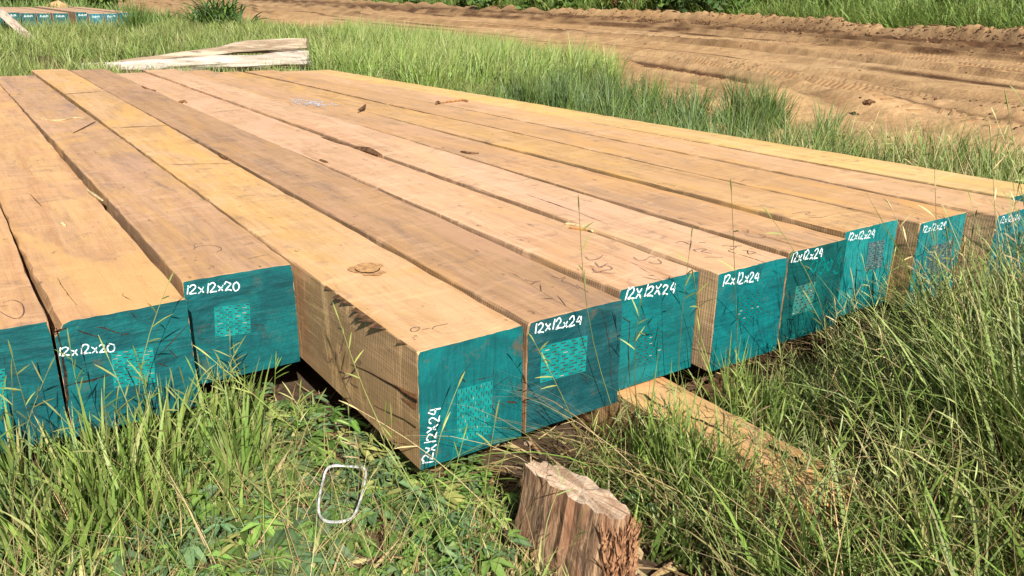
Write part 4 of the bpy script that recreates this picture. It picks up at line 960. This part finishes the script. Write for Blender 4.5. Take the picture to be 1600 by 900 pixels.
def stalk_mass():
    r = np.random.default_rng(43); parts = []; cols = []
    def add(n_, fx, fy_, hf, spec, thick, spl, nsp):
        for i in range(n_):
            x, y = fx(), fy_()
            fyv = float(front_y(np.array(x)))
            if y > fyv-.03: continue
            h = hf(x, y)
            a = r.uniform(0, 6.28); ln = r.uniform(.05, .5)*h; z = float(ground_z(x, y, False))
            tip = (x+math.cos(a)*ln, y+math.sin(a)*ln, z+h)
            if tip[1] > float(front_y(np.array(tip[0])))-.05 and tip[0] > -1.2 and tip[2] < .06: continue
            if .12 < x < .42 and -.62 < y < -.1: continue
            st, sps = stalk_geo(r, (x, y, z), tip, nsp, thick, .15, spl)
            v_, f_ = join([st]+sps); parts.append((v_, f_)); cols.append(np.tile(pick_cols(r, 1, spec)[0], (len(v_), 1)))
    G = {'olive': 4, 'pale': 3, 'lime': 2, 'straw': 1}
    add(90, lambda: r.uniform(-1.6, -.1), lambda: r.uniform(.0, .62), lambda x, y: min(.42, float(hcap(x, y))*r.uniform(1.0, 1.55)), G, .0010, .045, 5)
    add(60, lambda: r.uniform(-.2, .7), lambda: r.uniform(-.5, .1), lambda x, y: float(hcap(x, y))*r.uniform(.8, 1.5), G, .0009, .04, 4)
    add(260, lambda: r.uniform(.4, 1.6), lambda: r.uniform(-1.0, -.05), lambda x, y: min(.6, float(hcap(x, y))*r.uniform(.9, 1.5)), G, .0010, .045, 5)
    add(380, lambda: r.uniform(1.2, 3.6), lambda: r.uniform(-1.3, -.1), lambda x, y: float(hcap(x, y))*r.uniform(.9, 1.45), {'olive': 3, 'straw': 4, 'pale': 3}, .0011, .04, 5)
    add(60, lambda: r.uniform(2.9, 4.5), lambda: r.uniform(.0, 1.6), lambda x, y: r.uniform(.35, .6), {'olive': 3, 'straw': 3, 'pale': 3}, .0013, .05, 5)
    k = 0; T = []; VV = []
    for v_, f_ in parts:
        for f in f_:
            for i in range(1, len(f)-1): T.append((f[0]+k, f[i]+k, f[i+1]+k))
        VV += v_; k += len(v_)
    o = link('seed_grass', big_mesh('seed_grass', np.array(VV), np.array(T), np.concatenate(cols), False), M_GRASS)
    tag(o, 'thin branching seed heads scattered through the foreground grass', 'grass', kind='stuff')
stalk_mass()

# ---- verge and meadow beyond the stack
r = np.random.default_rng(51); B = []
def scatter(n_, x0_, x1_, y0_, y1_, thr, sc=.6, off=0.):
    x = r.uniform(x0_, x1_, n_*3); y = r.uniform(y0_, y1_, n_*3); k_ = fbm(x*sc+off, y*sc+7, 3) > thr
    return x[k_][:n_], y[k_][:n_]
BR = {'fresh': 4, 'lime': 3, 'mid': 3, 'olive': 2, 'pale': 1}
# dense strip right behind the outer beam
cx_, cy_ = scatter(1000, 2.95, 4.8, 1.2, 7.8, -.08); k_ = cx_ < 3.15+.16*np.clip(cy_, 0, 8)+.8*fbm(cy_*1.2, cx_, 2); cx_, cy_ = cx_[k_], cy_[k_]
B.append(clump_field(r, cx_, cy_, 26, .045, r.uniform(.16, .34, len(cx_)), .008, {'fresh': 3, 'olive': 3, 'mid': 3, 'lime': 2, 'straw': .7}, 3, (.0, .5), (.2, 1.1)))
# scattered dark tufts on the sand
cx_, cy_ = scatter(130, 3.5, 5.8, 1.2, 7.6, .02, .9, 3)
B.append(clump_field(r, cx_, cy_, 42, .06, r.uniform(.22, .48, len(cx_)), .009, {'mid': 4, 'deep': 3, 'bluish': 3, 'fresh': 1}, 4, (.0, .4), (.1, .8)))
B.append(clump_field(r, r.normal(5.9, .20, 14), r.normal(3.75, .25, 14), 50, .07, r.uniform(.36, .56, 14), .010, {'deep': 3, 'mid': 4, 'bluish': 3}, 4, (.0, .4), (.1, .7)))
B.append(clump_field(r, r.normal(5.9, .35, 14), r.normal(5.9, .4, 14), 45, .07, r.uniform(.30, .50, 14), .010, {'deep': 2, 'mid': 4, 'bluish': 3, 'fresh': 2}, 4, (.0, .4), (.1, .7)))
# bright tall stand behind the far right corner of the stack
cx_, cy_ = scatter(1500, 3.2, 9.4, 6.5, 14.5, -.22); k_ = (cx_ < road_edge(cy_)-.2+r.normal(0, .3, len(cx_))) & (cx_ > 3.4-.1*(cy_-7)); k_ &= ~((cx_ < 5.2) & (cy_ > 10.0)) & (cx_ < 9.2-.28*(14.5-cy_)) & ((cx_-4.5)**2+(cy_-10.3)**2 > .5) & ((cx_+.8)/(cy_+1.5) > .405); cx_, cy_ = cx_[k_], cy_[k_]
B.append(clump_field(r, cx_, cy_, 34, .08, r.uniform(.34, .60, len(cx_)), .014, {'fresh': 4, 'lime': 6, 'mid': 1, 'pale': 3}, 3, (.0, .4), (.1, 1.1), math.radians(20), .5))
B = [keep(b, clip_beams(b[0], b[3])) for b in B]
emit('verge_grass', M_GRASS, B, 'bright green grass standing in tufts between the stack and the dirt road', 'grass', kind='stuff')
B = []
OL = {'olive': 5, 'lime': 2, 'fresh': 3, 'pale': 3, 'mid': 2}
cx_, cy_ = scatter(1700, -6, 5.6, 7.6, 18.5, -.25, .5, 9); B.append(clump_field(r, cx_, cy_, 26, .12, r.uniform(.20, .38, len(cx_)), .011, OL, 3, (.0, .5), (.2, 1.2)))
cx_, cy_ = scatter(700, 4.5, 9.5, 11, 22, -.2, .5, 9); k_ = cx_ < road_edge(cy_)-.2; cx_, cy_ = cx_[k_], cy_[k_]
B.append(clump_field(r, cx_, cy_, 26, .14, r.uniform(.25, .42, len(cx_)), .016, {'olive': 4, 'fresh': 3, 'lime': 3, 'pale': 2}, 3, (.0, .5), (.2, 1.1)))
cx_, cy_ = scatter(900, -8, 5.6, 17.3, 18.9, -.3, .5, 2); B.append(clump_field(r, cx_, cy_, 18, .14, r.uniform(.22, .46, len(cx_)), .014, OL, 2, (.0, .5), (.2, 1.0)))
cx_, cy_ = scatter(500, -12, 8, 26, 40, -.1, .3, 5); B.append(clump_field(r, cx_, cy_, 18, .3, r.uniform(.4, .8, len(cx_)), .04, {'mid': 4, 'deep': 2, 'fresh': 3}, 2, (.0, .6), (.2, 1.0)))
logzone = lambda b: ~(((b[3][..., 1] > 9.0) & (b[3][..., 1] < 12.2) & (b[3][..., 0] > 1.2) & (b[3][..., 0] < 4.6)).any(1) & (b[3][..., 2].max(1) > -.16))
far_stack = lambda b: ~((b[3][..., 1] > 18.9) & (b[3][..., 1] < 27.0) & (b[3][..., 0] > -.2) & (b[3][..., 0] < 3.5)).any(1)
B = [keep(b, clip_beams(b[0], b[3])) for b in B]; B = [keep(b, logzone(b)) for b in B]; B = [keep(b, far_stack(b)) for b in B]
emit('meadow_grass', M_GRASS, B, 'olive green meadow grass behind the stack at upper left', 'grass', kind='stuff')

# ---- reeds and scrub beyond the far bank
r = np.random.default_rng(61); B = []
n_ = 2600; y = -2+75*r.random(n_)**1.25; x = berm_x(y)+1.0+np.abs(r.normal(0, 3.2, n_))
B.append(clump_field(r, x, y, 18, .30, (.9+.35*(x-berm_x(y)))*r.uniform(.6, 1.15, n_), .038, {'fresh': 4, 'lime': 6, 'mid': 3, 'deep': 1, 'pale': 1}, 3, (.0, .9), (.4, 2.0)))
n_ = 900; y = 30+120*r.random(n_); x = berm_x(y)+1.0+np.abs(r.normal(0, 5, n_))
B.append(clump_field(r, x, y, 12, .6, r.uniform(.9, 2.2, n_), .09, {'fresh': 3, 'mid': 4, 'deep': 2, 'olive': 1}, 2, (.0, .8), (.4, 1.5)))
emit('far_reeds', M_GRASS, B, 'tall bright green reed grass beyond the far bank of the dirt road', 'reed grass', kind='stuff')
def shrub(x, y, rad, hgt, label, cols, seed, n_=900, leaf=.16, name='shrub', group='shrubs and small trees beyond the dirt road'):
    r = np.random.default_rng(seed); z = float(ground_z(x, y))
    root = empty(name, (x, y, z)); tag(root, label, 'shrub' if name == 'shrub' else 'tree', group)
    parts = []
    for q in range(6):
        a = r.uniform(0, 6.28); t = np.array([math.cos(a)*rad*.6, math.sin(a)*rad*.6, hgt*.8]); parts.append(tube([(0, 0, -.1), t*.35+np.array([0, 0, .1]), t*.7, t], [.05*hgt/2, .04*hgt/2, .025*hgt/2, .01], 5))
    link('trunk', mesh('trunk', *join(parts)), M_BARK, root)
    cl = r.normal(0, 1, (22, 3)); cl /= np.linalg.norm(cl, axis=1)[:, None]; cl *= r.uniform(.35, .95, (22, 1)); cl = cl*np.array([rad, rad, hgt*.5])+np.array([0, 0, hgt*.52])
    P = cl[r.integers(0, 22, n_)]+r.normal(0, .16*rad, (n_, 3)); P[:, 2] = np.maximum(P[:, 2], .05)
    d = r.normal(0, 1, (n_, 3)); d[:, 2] -= .4; d /= np.linalg.norm(d, axis=1)[:, None]; s_ = np.cross(d, r.normal(0, 1, (n_, 3))); s_ /= np.linalg.norm(s_, axis=1)[:, None]
    l_ = leaf*r.uniform(.6, 1.4, (n_, 1)); V = np.stack([P, P+d*l_*.5+s_*l_*.28, P+d*l_, P+d*l_*.5-s_*l_*.28], 1)
    F4 = np.arange(n_*4).reshape(-1, 4); c = np.repeat(pick_cols(r, n_, cols)[:, None], 4, 1)
    link('crown', big_mesh('crown', V.reshape(-1, 3), F4, c.reshape(-1, 3), False), M_WEED, root)
SH = [(at_d(620, 0, 72), 2.2, 2.6, 'deep'), (at_d(690, 5, 66), 2.4, 2.6, 'deep'), (at_d(760, 8, 60), 1.8, 2.2, 'mid'), (at_d(835, 8, 55), 1.6, 2.0, 'mid'), (at_d(905, 5, 50), 1.5, 2.2, 'brownish'), (at_d(960, 10, 46), 1.3, 1.8, 'mid'), (at_d(1030, 5, 45), 1.9, 2.6, 'deep'), (at_d(1090, 2, 43), 1.6, 2.6, 'deep'),
      (at_d(560, -3, 90), 2.5, 2.5, 'deep'), (at_d(1235, -8, 44), 2.0, 3.0, 'deep'), (at_d(1330, -8, 41), 1.6, 3.0, 'mid'), (at_d(1540, -6, 33), 1.6, 2.8, 'deep')]
SHL = ['dark green shrub furthest along the far bank left of centre', 'rounded dark shrub behind the bank above the stack middle', 'mid green shrub behind the bank above the dark clod', 'leafy shrub just right of the dark clod beyond the bank', 'brownish half-dry shrub beyond the bank at top centre', 'small green shrub beside the brownish one', 'broad dark shrub at the start of the bright reeds', 'dark shrub merging into the reeds right of the broad one',
       'hazy shrub at the far end of the dirt yard', 'dark shrub standing deep behind the bright reeds', 'shrub behind the reeds above the bleached driftwood', 'dark shrub behind the reeds at the top right corner']
for i, (p_, rad, hg, kd) in enumerate(SH):
    x = max(p_[0], float(berm_x(p_[1]))+1.6)
    cols = {'deep': {'deep': 5, 'mid': 4, 'fresh': 1}, 'mid': {'mid': 5, 'fresh': 3, 'deep': 2}, 'brownish': {'brown': 3, 'olive': 3, 'mid': 3, 'straw': 1}}[kd]
    shrub(x, p_[1], rad, hg, SHL[i], cols, 300+i, 1500, .17+.004*np.linalg.norm(p_[:2]))
for i, (px, dd, rad, hg, lab) in enumerate(((10, 42, 1.8, 2.0, 'green shrub at the top left corner behind the far stack'), (52, 44, 1.6, 1.9, 'green shrub left of the orange sand heap behind the far stack'), (130, 50, 2.2, 1.9, 'green shrub right of the orange sand heap'), (160, 48, 1.3, 1.5, 'small dark shrub at the right end of the top left bushes'))):
    p_ = at_d(px, 6, dd); shrub(p_[0], p_[1], rad, hg, lab, {'mid': 4, 'deep': 2, 'fresh': 3}, 340+i, 1500, .3, group='bushes behind the far stack')

# ------------------------------------------------------------------ far stack, post, logs, odds and ends
M_FARW = wood_mat('far_stack_wood', (.58, .37, .22), (.60, .40, .22), (.40, .26, .16), 55, .4, .5, .4)
M_FARP = [paint_mat('far_paint_%s' % n, a, b_, 7+i, .4, .3, 0) for i, (n, a, b_) in enumerate((('teal', D, L_), ('blue', (.0, .10, .15), (.03, .22, .28))))]
dfar = 17.6
FX = [-26, 6, 33, 58, 82, 117, 137, 162, 185, 213]
ORD = ['first', 'second', 'third', 'fourth', 'fifth', 'sixth', 'seventh', 'eighth', 'rightmost']
for i in range(9):
    rr_ = np.random.default_rng(400+i)
    a = at_y(FX[i]+1, 28, 19.1); x0 = a[0]; x1 = at_y(FX[i+1]-(9 if i == 4 else 1.5), 28, 19.1)[0]; zt = .30+rr_.uniform(-.02, .02); wd = x1-x0
    y0 = 19.1+rr_.uniform(-.12, .12); LL = 7.3; HB = .30
    root = empty('timber_beam', (x0, y0, zt)); tag(root, 'distant teal-ended timber beam at upper left, %s' % (ORD[i]+(' from the left of the far stack' if i < 8 else ' of the far stack')), 'beam', 'timbers of the far stack')
    V = [(0, 0, -HB), (0, 0, -.006), (.006, 0, 0), (wd-.006, 0, 0), (wd, 0, -.006), (wd, 0, -HB)]; V += [(x, LL, z) for x, _, z in V]
    Fc = [(0, 1, 2, 3, 4, 5)]+[(q, q+6, (q+1) % 6+6, (q+1) % 6) for q in range(6)]+[(11, 10, 9, 8, 7, 6)]
    link('sawn_body', mesh('sawn_body', V, Fc), M_FARW, root)
    V = [(.004, -.004, -HB+.004), (wd-.004, -.004, -HB+.004), (wd-.004, -.004, -.006), (.004, -.004, -.006)]; V += [(x, -.0005, z) for x, _, z in V]
    link('painted_end', mesh('painted_end', V, [(0, 1, 2, 3), (0, 4, 5, 1), (1, 5, 6, 2), (2, 6, 7, 3), (3, 7, 4, 0)]), M_FARP[1 if i > 5 else 0], root)
    V2, F2 = lettering('12x12x24', (.05, -.004, -.085), (1, 0, .02), (0, 0, 1), .17, .035, .0065, (0, -1, 0), rr_)
    link('size_marking', mesh('size_marking', V2, F2), M_WHITE, root)
HB = .305
for yy, lab in ((19.6, 'front bearer timber under the distant far stack, sunk in grass'), (25.5, 'rear bearer timber under the distant far stack')):
    V, Fc = rough_box(4.2, .2, .24, 91, (8, 2, 2)); o = link('support_bearer', mesh('support_bearer', V, Fc), M_OLD, loc=(1.75, yy, -.245)); tag(o, lab, 'bearer')
# leaning weathered board before it
a = at_d(-16, 4, 15.6); b = at_d(42, 56, 15.2); d = b-a; L2 = np.linalg.norm(d)
V, Fc = rough_box(.15, L2+.5, .045, 12, (3, 12, 1), .003)
o = link('weathered_board', mesh('weathered_board', V, Fc), simple_mat('grey_board', (.42, .34, .27), .9, (.24, .18, .14), 30, .5, stretch=(1, .2, 1)))
yv = Vector((d/L2).tolist()); zv = Vector((-.2, -1, .25)); xv = yv.cross(zv).normalized(); zv = xv.cross(yv)
o.matrix_world = Matrix.Translation(Vector(((a+b)/2).tolist())) @ Matrix((xv, yv, zv)).transposed().to_4x4()
tag(o, 'weathered grey board leaning diagonally against the distant stack at the top left corner', 'board')
# sand heap behind the far stack
p_ = at_d(93, 12, 31.0); hx, hy = p_[0], p_[1]; V = []; Fc = []; nn_ = 26
for i in range(nn_+1):
    for j in range(nn_+1):
        u, v = i/nn_*2-1, j/nn_*2-1; x, y = hx+u*1.3, hy+v*1.2; rr_ = math.hypot(u, v)
        V.append((x-hx, y-hy, float(ground_z(x, y))-.05+max(0, 1-rr_)**.9*(.62+.4*float(fbm(x*1.5, y*1.5, 3)))*(1 if u < .2 else 1-.6*(u-.2))))
for i in range(nn_):
    for j in range(nn_): a = i*(nn_+1)+j; Fc.append((a, a+nn_+1, a+nn_+2, a+1))
o = link('sand_heap', mesh('sand_heap', V, Fc, True), simple_mat('orange_sand', (.62, .38, .18), .95, (.44, .25, .11), 4, .6, bd=.05), loc=(hx, hy, 0)); tag(o, 'pointed heap of orange sand behind the distant stack at upper left', 'sand heap')
# bleached logs
def log(name, pts, rad, label, seed, m, cat='log'):
    r = np.random.default_rng(seed); pts = smooth_line(pts, 6); sides = 12; V = []; Fc = []; n_ = len(pts)
    for i, p_ in enumerate(pts):
        d = pts[min(i+1, n_-1)]-pts[max(i-1, 0)]; d /= np.linalg.norm(d); a = np.cross(d, [0, 0, 1.]); a /= np.linalg.norm(a); b = np.cross(a, d)
        R_ = np.interp(i/(n_-1), np.linspace(0, 1, len(rad)), rad)
        for q in range(sides): t = 6.283*q/sides; k_ = R_*(1+.30*float(fbm(i*.22+seed, q*1.3, 3))*2); V.append(p_+a*math.cos(t)*k_+b*math.sin(t)*k_*.85)
    for i in range(n_-1):
        for q in range(sides): Fc.append((i*sides+q, i*sides+(q+1) % sides, (i+1)*sides+(q+1) % sides, (i+1)*sides+q))
    Fc.append(tuple(range(sides))[::-1]); Fc.append(tuple((n_-1)*sides+q for q in range(sides)))
    o = link(name, mesh(name, V, Fc, False), m); tag(o, label, cat); return o
def bleached(name, c1, c2, c3):
    m, t, b = mat(name); g = N(t); co = g.coord()
    n1 = g.noise(g.map(co, (1.2, 1, 14), rot=(0, 0, .21)), 1.0, 6, .65, .8); n2 = g.noise(g.map(co, (3, 3, 30)), 1, 4, .6)
    c = g.mix(g.ramp(n1, .40, .60), c1, c2); c = g.mix(g.ramp(n2, .56, .72, 0, .8), c, c3); g.l(c, b.inputs['Base Color']); b.inputs['Roughness'].default_value = .9
    g.l(g.bump(n2, .9, .02), b.inputs['Normal']); return m
M_BL1 = bleached('bleached_wood_cream', (.50, .40, .29), (.28, .20, .13), (.05, .03, .02)); M_BL2 = bleached('bleached_wood_white', (.55, .49, .41), (.36, .30, .24), (.09, .06, .04))
log('fallen_log', [at_d(481, 69, 11.75), at_d(430, 72, 11.75), at_d(380, 75, 11.8), at_d(330, 82, 11.8), at_d(260, 91, 11.8), at_d(185, 99, 11.7)], [.10, .10, .095, .08, .06, .045], 'cream weathered log lying on top of the whiter one behind the stack', 3, M_BL1)
log('fallen_log', [at_d(485, 92, 11.4), at_d(420, 95, 11.4), at_d(350, 98, 11.4), at_d(280, 102, 11.4), at_d(210, 103, 11.5), at_d(130, 105, 11.4)], [.115, .115, .11, .10, .085, .07], 'white barkless log lying in the grass below the cream one behind the stack', 5, M_BL2)
log('driftwood_log', [at_z(1275, 42, -.30), at_z(1310, 38, -.24)+np.array([.3, .3, 0]), at_z(1350, 36, -.2)], [.10, .22, .14], 'pale bleached log lying on the far bank in front of the reeds', 8, bleached('bleached_grey', (.55, .50, .44), (.42, .36, .30), (.25, .2, .16)))
def gz_at(px, py, lift=0.):
    z = -.5
    for _ in range(8): p_ = at_z(px, py, z); z = float(ground_z(p_[0], p_[1]))+lift
    return at_z(px, py, z)
M_PALE = simple_mat('peeled_branch', (.66, .55, .42), .8, (.48, .37, .26), 30)
log('peeled_branch', [gz_at(1415, 156, .03), gz_at(1440, 160, .03), gz_at(1472, 160, .02)], [.012, .03, .012], 'short pale stick lying in the dirt, left of the longer pale pole', 11, M_PALE, 'stick')
log('peeled_pole', [gz_at(1528, 169, .03), gz_at(1565, 176, .03), gz_at(1612, 182, .04)], [.010, .022, .024], 'long pale peeled pole lying in the dirt at the right edge', 12, M_PALE, 'pole')
log('thin_twig', [gz_at(1406, 166, .02), gz_at(1422, 176, .03), gz_at(1438, 184, .02)], [.008, .01, .005], 'thin pale twig just below the short pale stick', 13, M_PALE, 'twig')
log('dead_root', [gz_at(1556, 207, .02), gz_at(1570, 203, .03), gz_at(1590, 199, .02)], [.008, .012, .005], 'dark bent root sticking out of the dirt at the right edge', 14, M_BARK, 'root')
def rock(name, px, py, size, label, seed, m, lift=0.):
    r = np.random.default_rng(seed); n_ = 14; P_ = r.normal(0, size*.35, (n_, 3)); P_[:, 2] = np.abs(P_[:, 2])*.8
    V, Fc = lumps(n_, P_, r.uniform(.3, .6, n_)*size, .8, seed); o = link(name, mesh(name, V, Fc), m, loc=gz_at(px, py, lift)); tag(o, label, 'rock' if 'rock' in name else 'clod'); return o
rock('dark_clod', 827, 33, .22, 'black lump lying alone on the dirt road near the top centre', 21, simple_mat('black_lump', (.03, .035, .035), .8, (.10, .11, .10), 12))
rock('earth_clod', 1356, 162, .055, 'dark earth clod in the sandy hollow right of the verge grass', 22, M_BARK)
# the uprooted clump of leaves lying in the meadow
def leaf_clump():
    r = np.random.default_rng(71); base = gz_at(342, 54); base[2] = float(ground_z(base[0], base[1]))
    n_ = 420
    P = base+np.stack([r.normal(0, .30, n_)*.9, r.normal(0, .22, n_), r.uniform(.05, .30, n_)], 1)
    b = blades(r, P, r.uniform(.45, 1.05, n_), r.uniform(.03, .06, n_), r.uniform(0, 6.28, n_), r.uniform(.0, 1.0, n_), r.uniform(.8, 2.1, n_), 5, pick_cols(r, n_, {'deep': 4, 'mid': 4, 'bluish': 2, 'fresh': 1}), .2)
    o = emit('leaf_clump', M_GRASS, [b], 'tangled dark green clump of long strap leaves lying in the meadow at upper left', 'plant clump')
leaf_clump()
# a small green tussock beside the right end of the far stack
b = clump_field(np.random.default_rng(73), np.array([at_d(207, 30, 17)[0]]), np.array([at_d(207, 30, 17)[1]]), 140, .14, np.array([.75]), .02, {'fresh': 3, 'mid': 3, 'deep': 1}, 4, (0, .4), (.1, .8))
emit('grass_tussock', M_GRASS, [b], 'upright green tussock at the right end of the distant stack', 'plant clump')

# white strap loop in the weeds
def strap():
    pts = [(507, 742), (511, 733), (520, 728), (535, 727), (553, 728), (566, 730), (572, 737), (571, 750), (567, 768), (562, 785), (556, 800), (550, 810), (539, 815), (525, 816), (511, 814), (502, 810), (498, 800), (498, 786), (501, 768), (504, 754)]
    q = np.array([at_z(px, py, -.352) for px, py in pts]); q = np.vstack([q, q[0]]); q = smooth_line(q, 3); q[1:-1] = (q[:-2]+q[1:-1]+q[2:])/3; q[1:-1] = (q[:-2]+q[1:-1]+q[2:])/3; n_ = len(q); V = []; Fc = []
    cen = q.mean(0)
    for i in range(n_-1):
        d = q[(i+1) % (n_-1)]-q[i-1]; d /= np.linalg.norm(d); o_ = np.cross(d, [0, 0, 1.]); p_ = q[i]+np.array([0, 0, .0015*math.sin(i*.4)])
        for a, b in ((-.0024, -.0012), (.0024, -.0012), (.0024, .0012), (-.0024, .0012)): V.append(p_+o_*a*1.0+np.array([0, 0, b*1.6]))
    m_ = n_-1
    for i in range(m_):
        for k in range(4): Fc.append((i*4+k, i*4+(k+1) % 4, ((i+1) % m_)*4+(k+1) % 4, ((i+1) % m_)*4+k))
    o = link('strap_loop', mesh('strap_loop', V, Fc), M_STRAP); tag(o, 'thin white plastic loop lying on the weeds left of the golden beam corner', 'strap')
strap()
# white powdery splatter on the orange-brown beam
def splat():
    r = np.random.default_rng(81); c = at_z(488, 160, .0); V = []; Fc = []; k = 0
    for _ in range(75):
        p_ = c+np.array([r.normal(0, .055), r.normal(0, .16), 0]); b = BEAMS[7] if p_[0] > 1.2786 else BEAMS[6]
        if p_[0] < 1.285: continue
        z = BEAMS[7][3]+BEAMS[7][5]*(p_[1]-BEAMS[7][2])/BEAMS[7][4]+.003; s = r.uniform(.005, .016)
        for i in range(6): t = 6.283*i/6; V.append((p_[0]+s*math.cos(t)*r.uniform(.6, 1.2), p_[1]+s*1.6*math.sin(t)*r.uniform(.6, 1.2), z))
        V.append((p_[0], p_[1], z+.004)); Fc += [(k+i, k+(i+1) % 6, k+6) for i in range(6)]; k += 7
    o = link('lime_splatter', mesh('lime_splatter', V, Fc), M_LIME); tag(o, 'greyish white powdery splatter dried on the orange-brown beam near its far end', 'splatter', kind='stuff')
splat()
# bits lying on the beams
def top_z(x, y):
    for b in BEAMS:
        if b[0]-.012 <= x <= b[0]+b[1]+.018: return b[3]+b[5]*(y-b[2])/b[4]
    return 0.
def bit(name, pxs, rad, label, m, lift=.004, cat='debris'):
    pts = []
    for px, py in pxs:
        p_ = at_z(px, py, 0)
        for _ in range(4): p_ = at_z(px, py, top_z(p_[0], p_[1])+lift)
        pts.append(p_)
    pts = smooth_line(pts, 4); V, Fc = tube(pts, [rad*(.6+.5*math.sin(math.pi*i/(len(pts)-1))) for i in range(len(pts))], 5)
    o = link(name, mesh(name, V, Fc), m); tag(o, label, cat)
bit('dry_straw', [(52, 182), (72, 187), (95, 188), (115, 184), (130, 185)], .004, 'pale dry straw lying across the second beam near the left edge', M_STRAW, cat='straw')
bit('dark_stick', [(114, 208), (130, 200), (149, 190)], .003, 'short dark stick lying near the pale straw on the left beams', M_BARK, cat='stick')
bit('wood_splinter', [(137, 297), (148, 305), (160, 313)], .006, 'pale splinter stuck in the gap between the two left beams', M_STRAW, .008, 'splinter')
bit('leaf_chip', [(93, 347), (98, 350), (101, 352)], .007, 'tiny yellow chip on the wide tan beam at left', M_STRAW, cat='chip')
bit('thin_twig', [(47, 303), (55, 312), (65, 322)], .0016, 'thin dark twig on the wide tan beam at left', M_BARK, cat='twig')
bit('bark_scrap', [(342, 240), (350, 246), (357, 248)], .010, 'little bark scrap in the gap above the mauve beam', M_BARK, .006, 'bark')
bit('wood_sliver', [(222, 135), (230, 139), (243, 142)], .008, 'dark sliver in the joint near the far end of the mauve beam', M_BARK, .002, 'sliver')
bit('bark_scrap', [(556, 232), (568, 236), (580, 238), (594, 244)], .022, 'ragged dark bark lump filling the gap between the two pale beams', M_BARK, -.008, 'bark')
bit('bark_scrap', [(500, 216), (520, 223), (545, 231)], .014, 'long dark bark strip in the same gap just behind the ragged lump', M_BARK, -.010, 'bark')
bit('wood_splinter', [(884, 350), (896, 352), (912, 356), (926, 361)], .008, 'bright yellow splinter torn at the edge of the pale pinkish beam', M_STRAW, .004, 'splinter')
bit('wood_splinter', [(890, 355), (905, 357), (918, 359)], .006, 'smaller golden splinter beside the bright yellow one', M_RAW, .006, 'splinter')
bit('twig_bit', [(560, 172), (567, 169), (571, 164)], .010, 'small upright twig on the joint beyond the white splatter', M_BARK, .02, 'twig')
bit('bark_flake', [(720, 237), (733, 240), (748, 240)], .008, 'thin dark bark flake on the joint of the orange-brown beam', M_BARK, .003, 'bark')
bit('dry_straw', [(690, 160), (705, 158), (722, 156), (732, 158)], .009, 'wisp of brown straw lying across a far joint right of centre', M_RAW, .01, 'straw')
bit('bark_flake', [(682, 162), (684, 160), (688, 161)], .012, 'bark flake left of the wisp of brown straw', M_BARK, .01, 'bark')
bit('bark_scrap', [(500, 250), (507, 253), (512, 254)], .008, 'bark scrap on the joint between mauve and pale pinkish beams', M_BARK, .003, 'bark')
bit('wood_chip', [(278, 160), (288, 158), (292, 162)], .010, 'small orange chip near the far end of the pale pinkish beam', M_RAW, .004, 'chip')
# pebbles and pale clods in the foreground litter
r = np.random.default_rng(91); n_ = 260; x = np.concatenate([r.uniform(-1.2, .5, 200), r.normal(.02, .07, 60)]); y = np.concatenate([r.uniform(-.5, .6, 200), r.normal(-.02, .07, 60)])
P_ = np.stack([x, y, ground_z(x, y)+.002], 1); V, Fc = lumps(n_, P_, r.uniform(.004, .014, n_), .7, 6); col = np.repeat(np.array([[.55, .42, .29]])*r.uniform(.5, 1.15, (n_, 1)), 12, 0)
o = link('pebbles', big_mesh('pebbles', V, Fc, col, False), M_SOIL); tag(o, 'pale crumbs of dry earth between the weeds left of the split block', 'pebbles', kind='stuff')
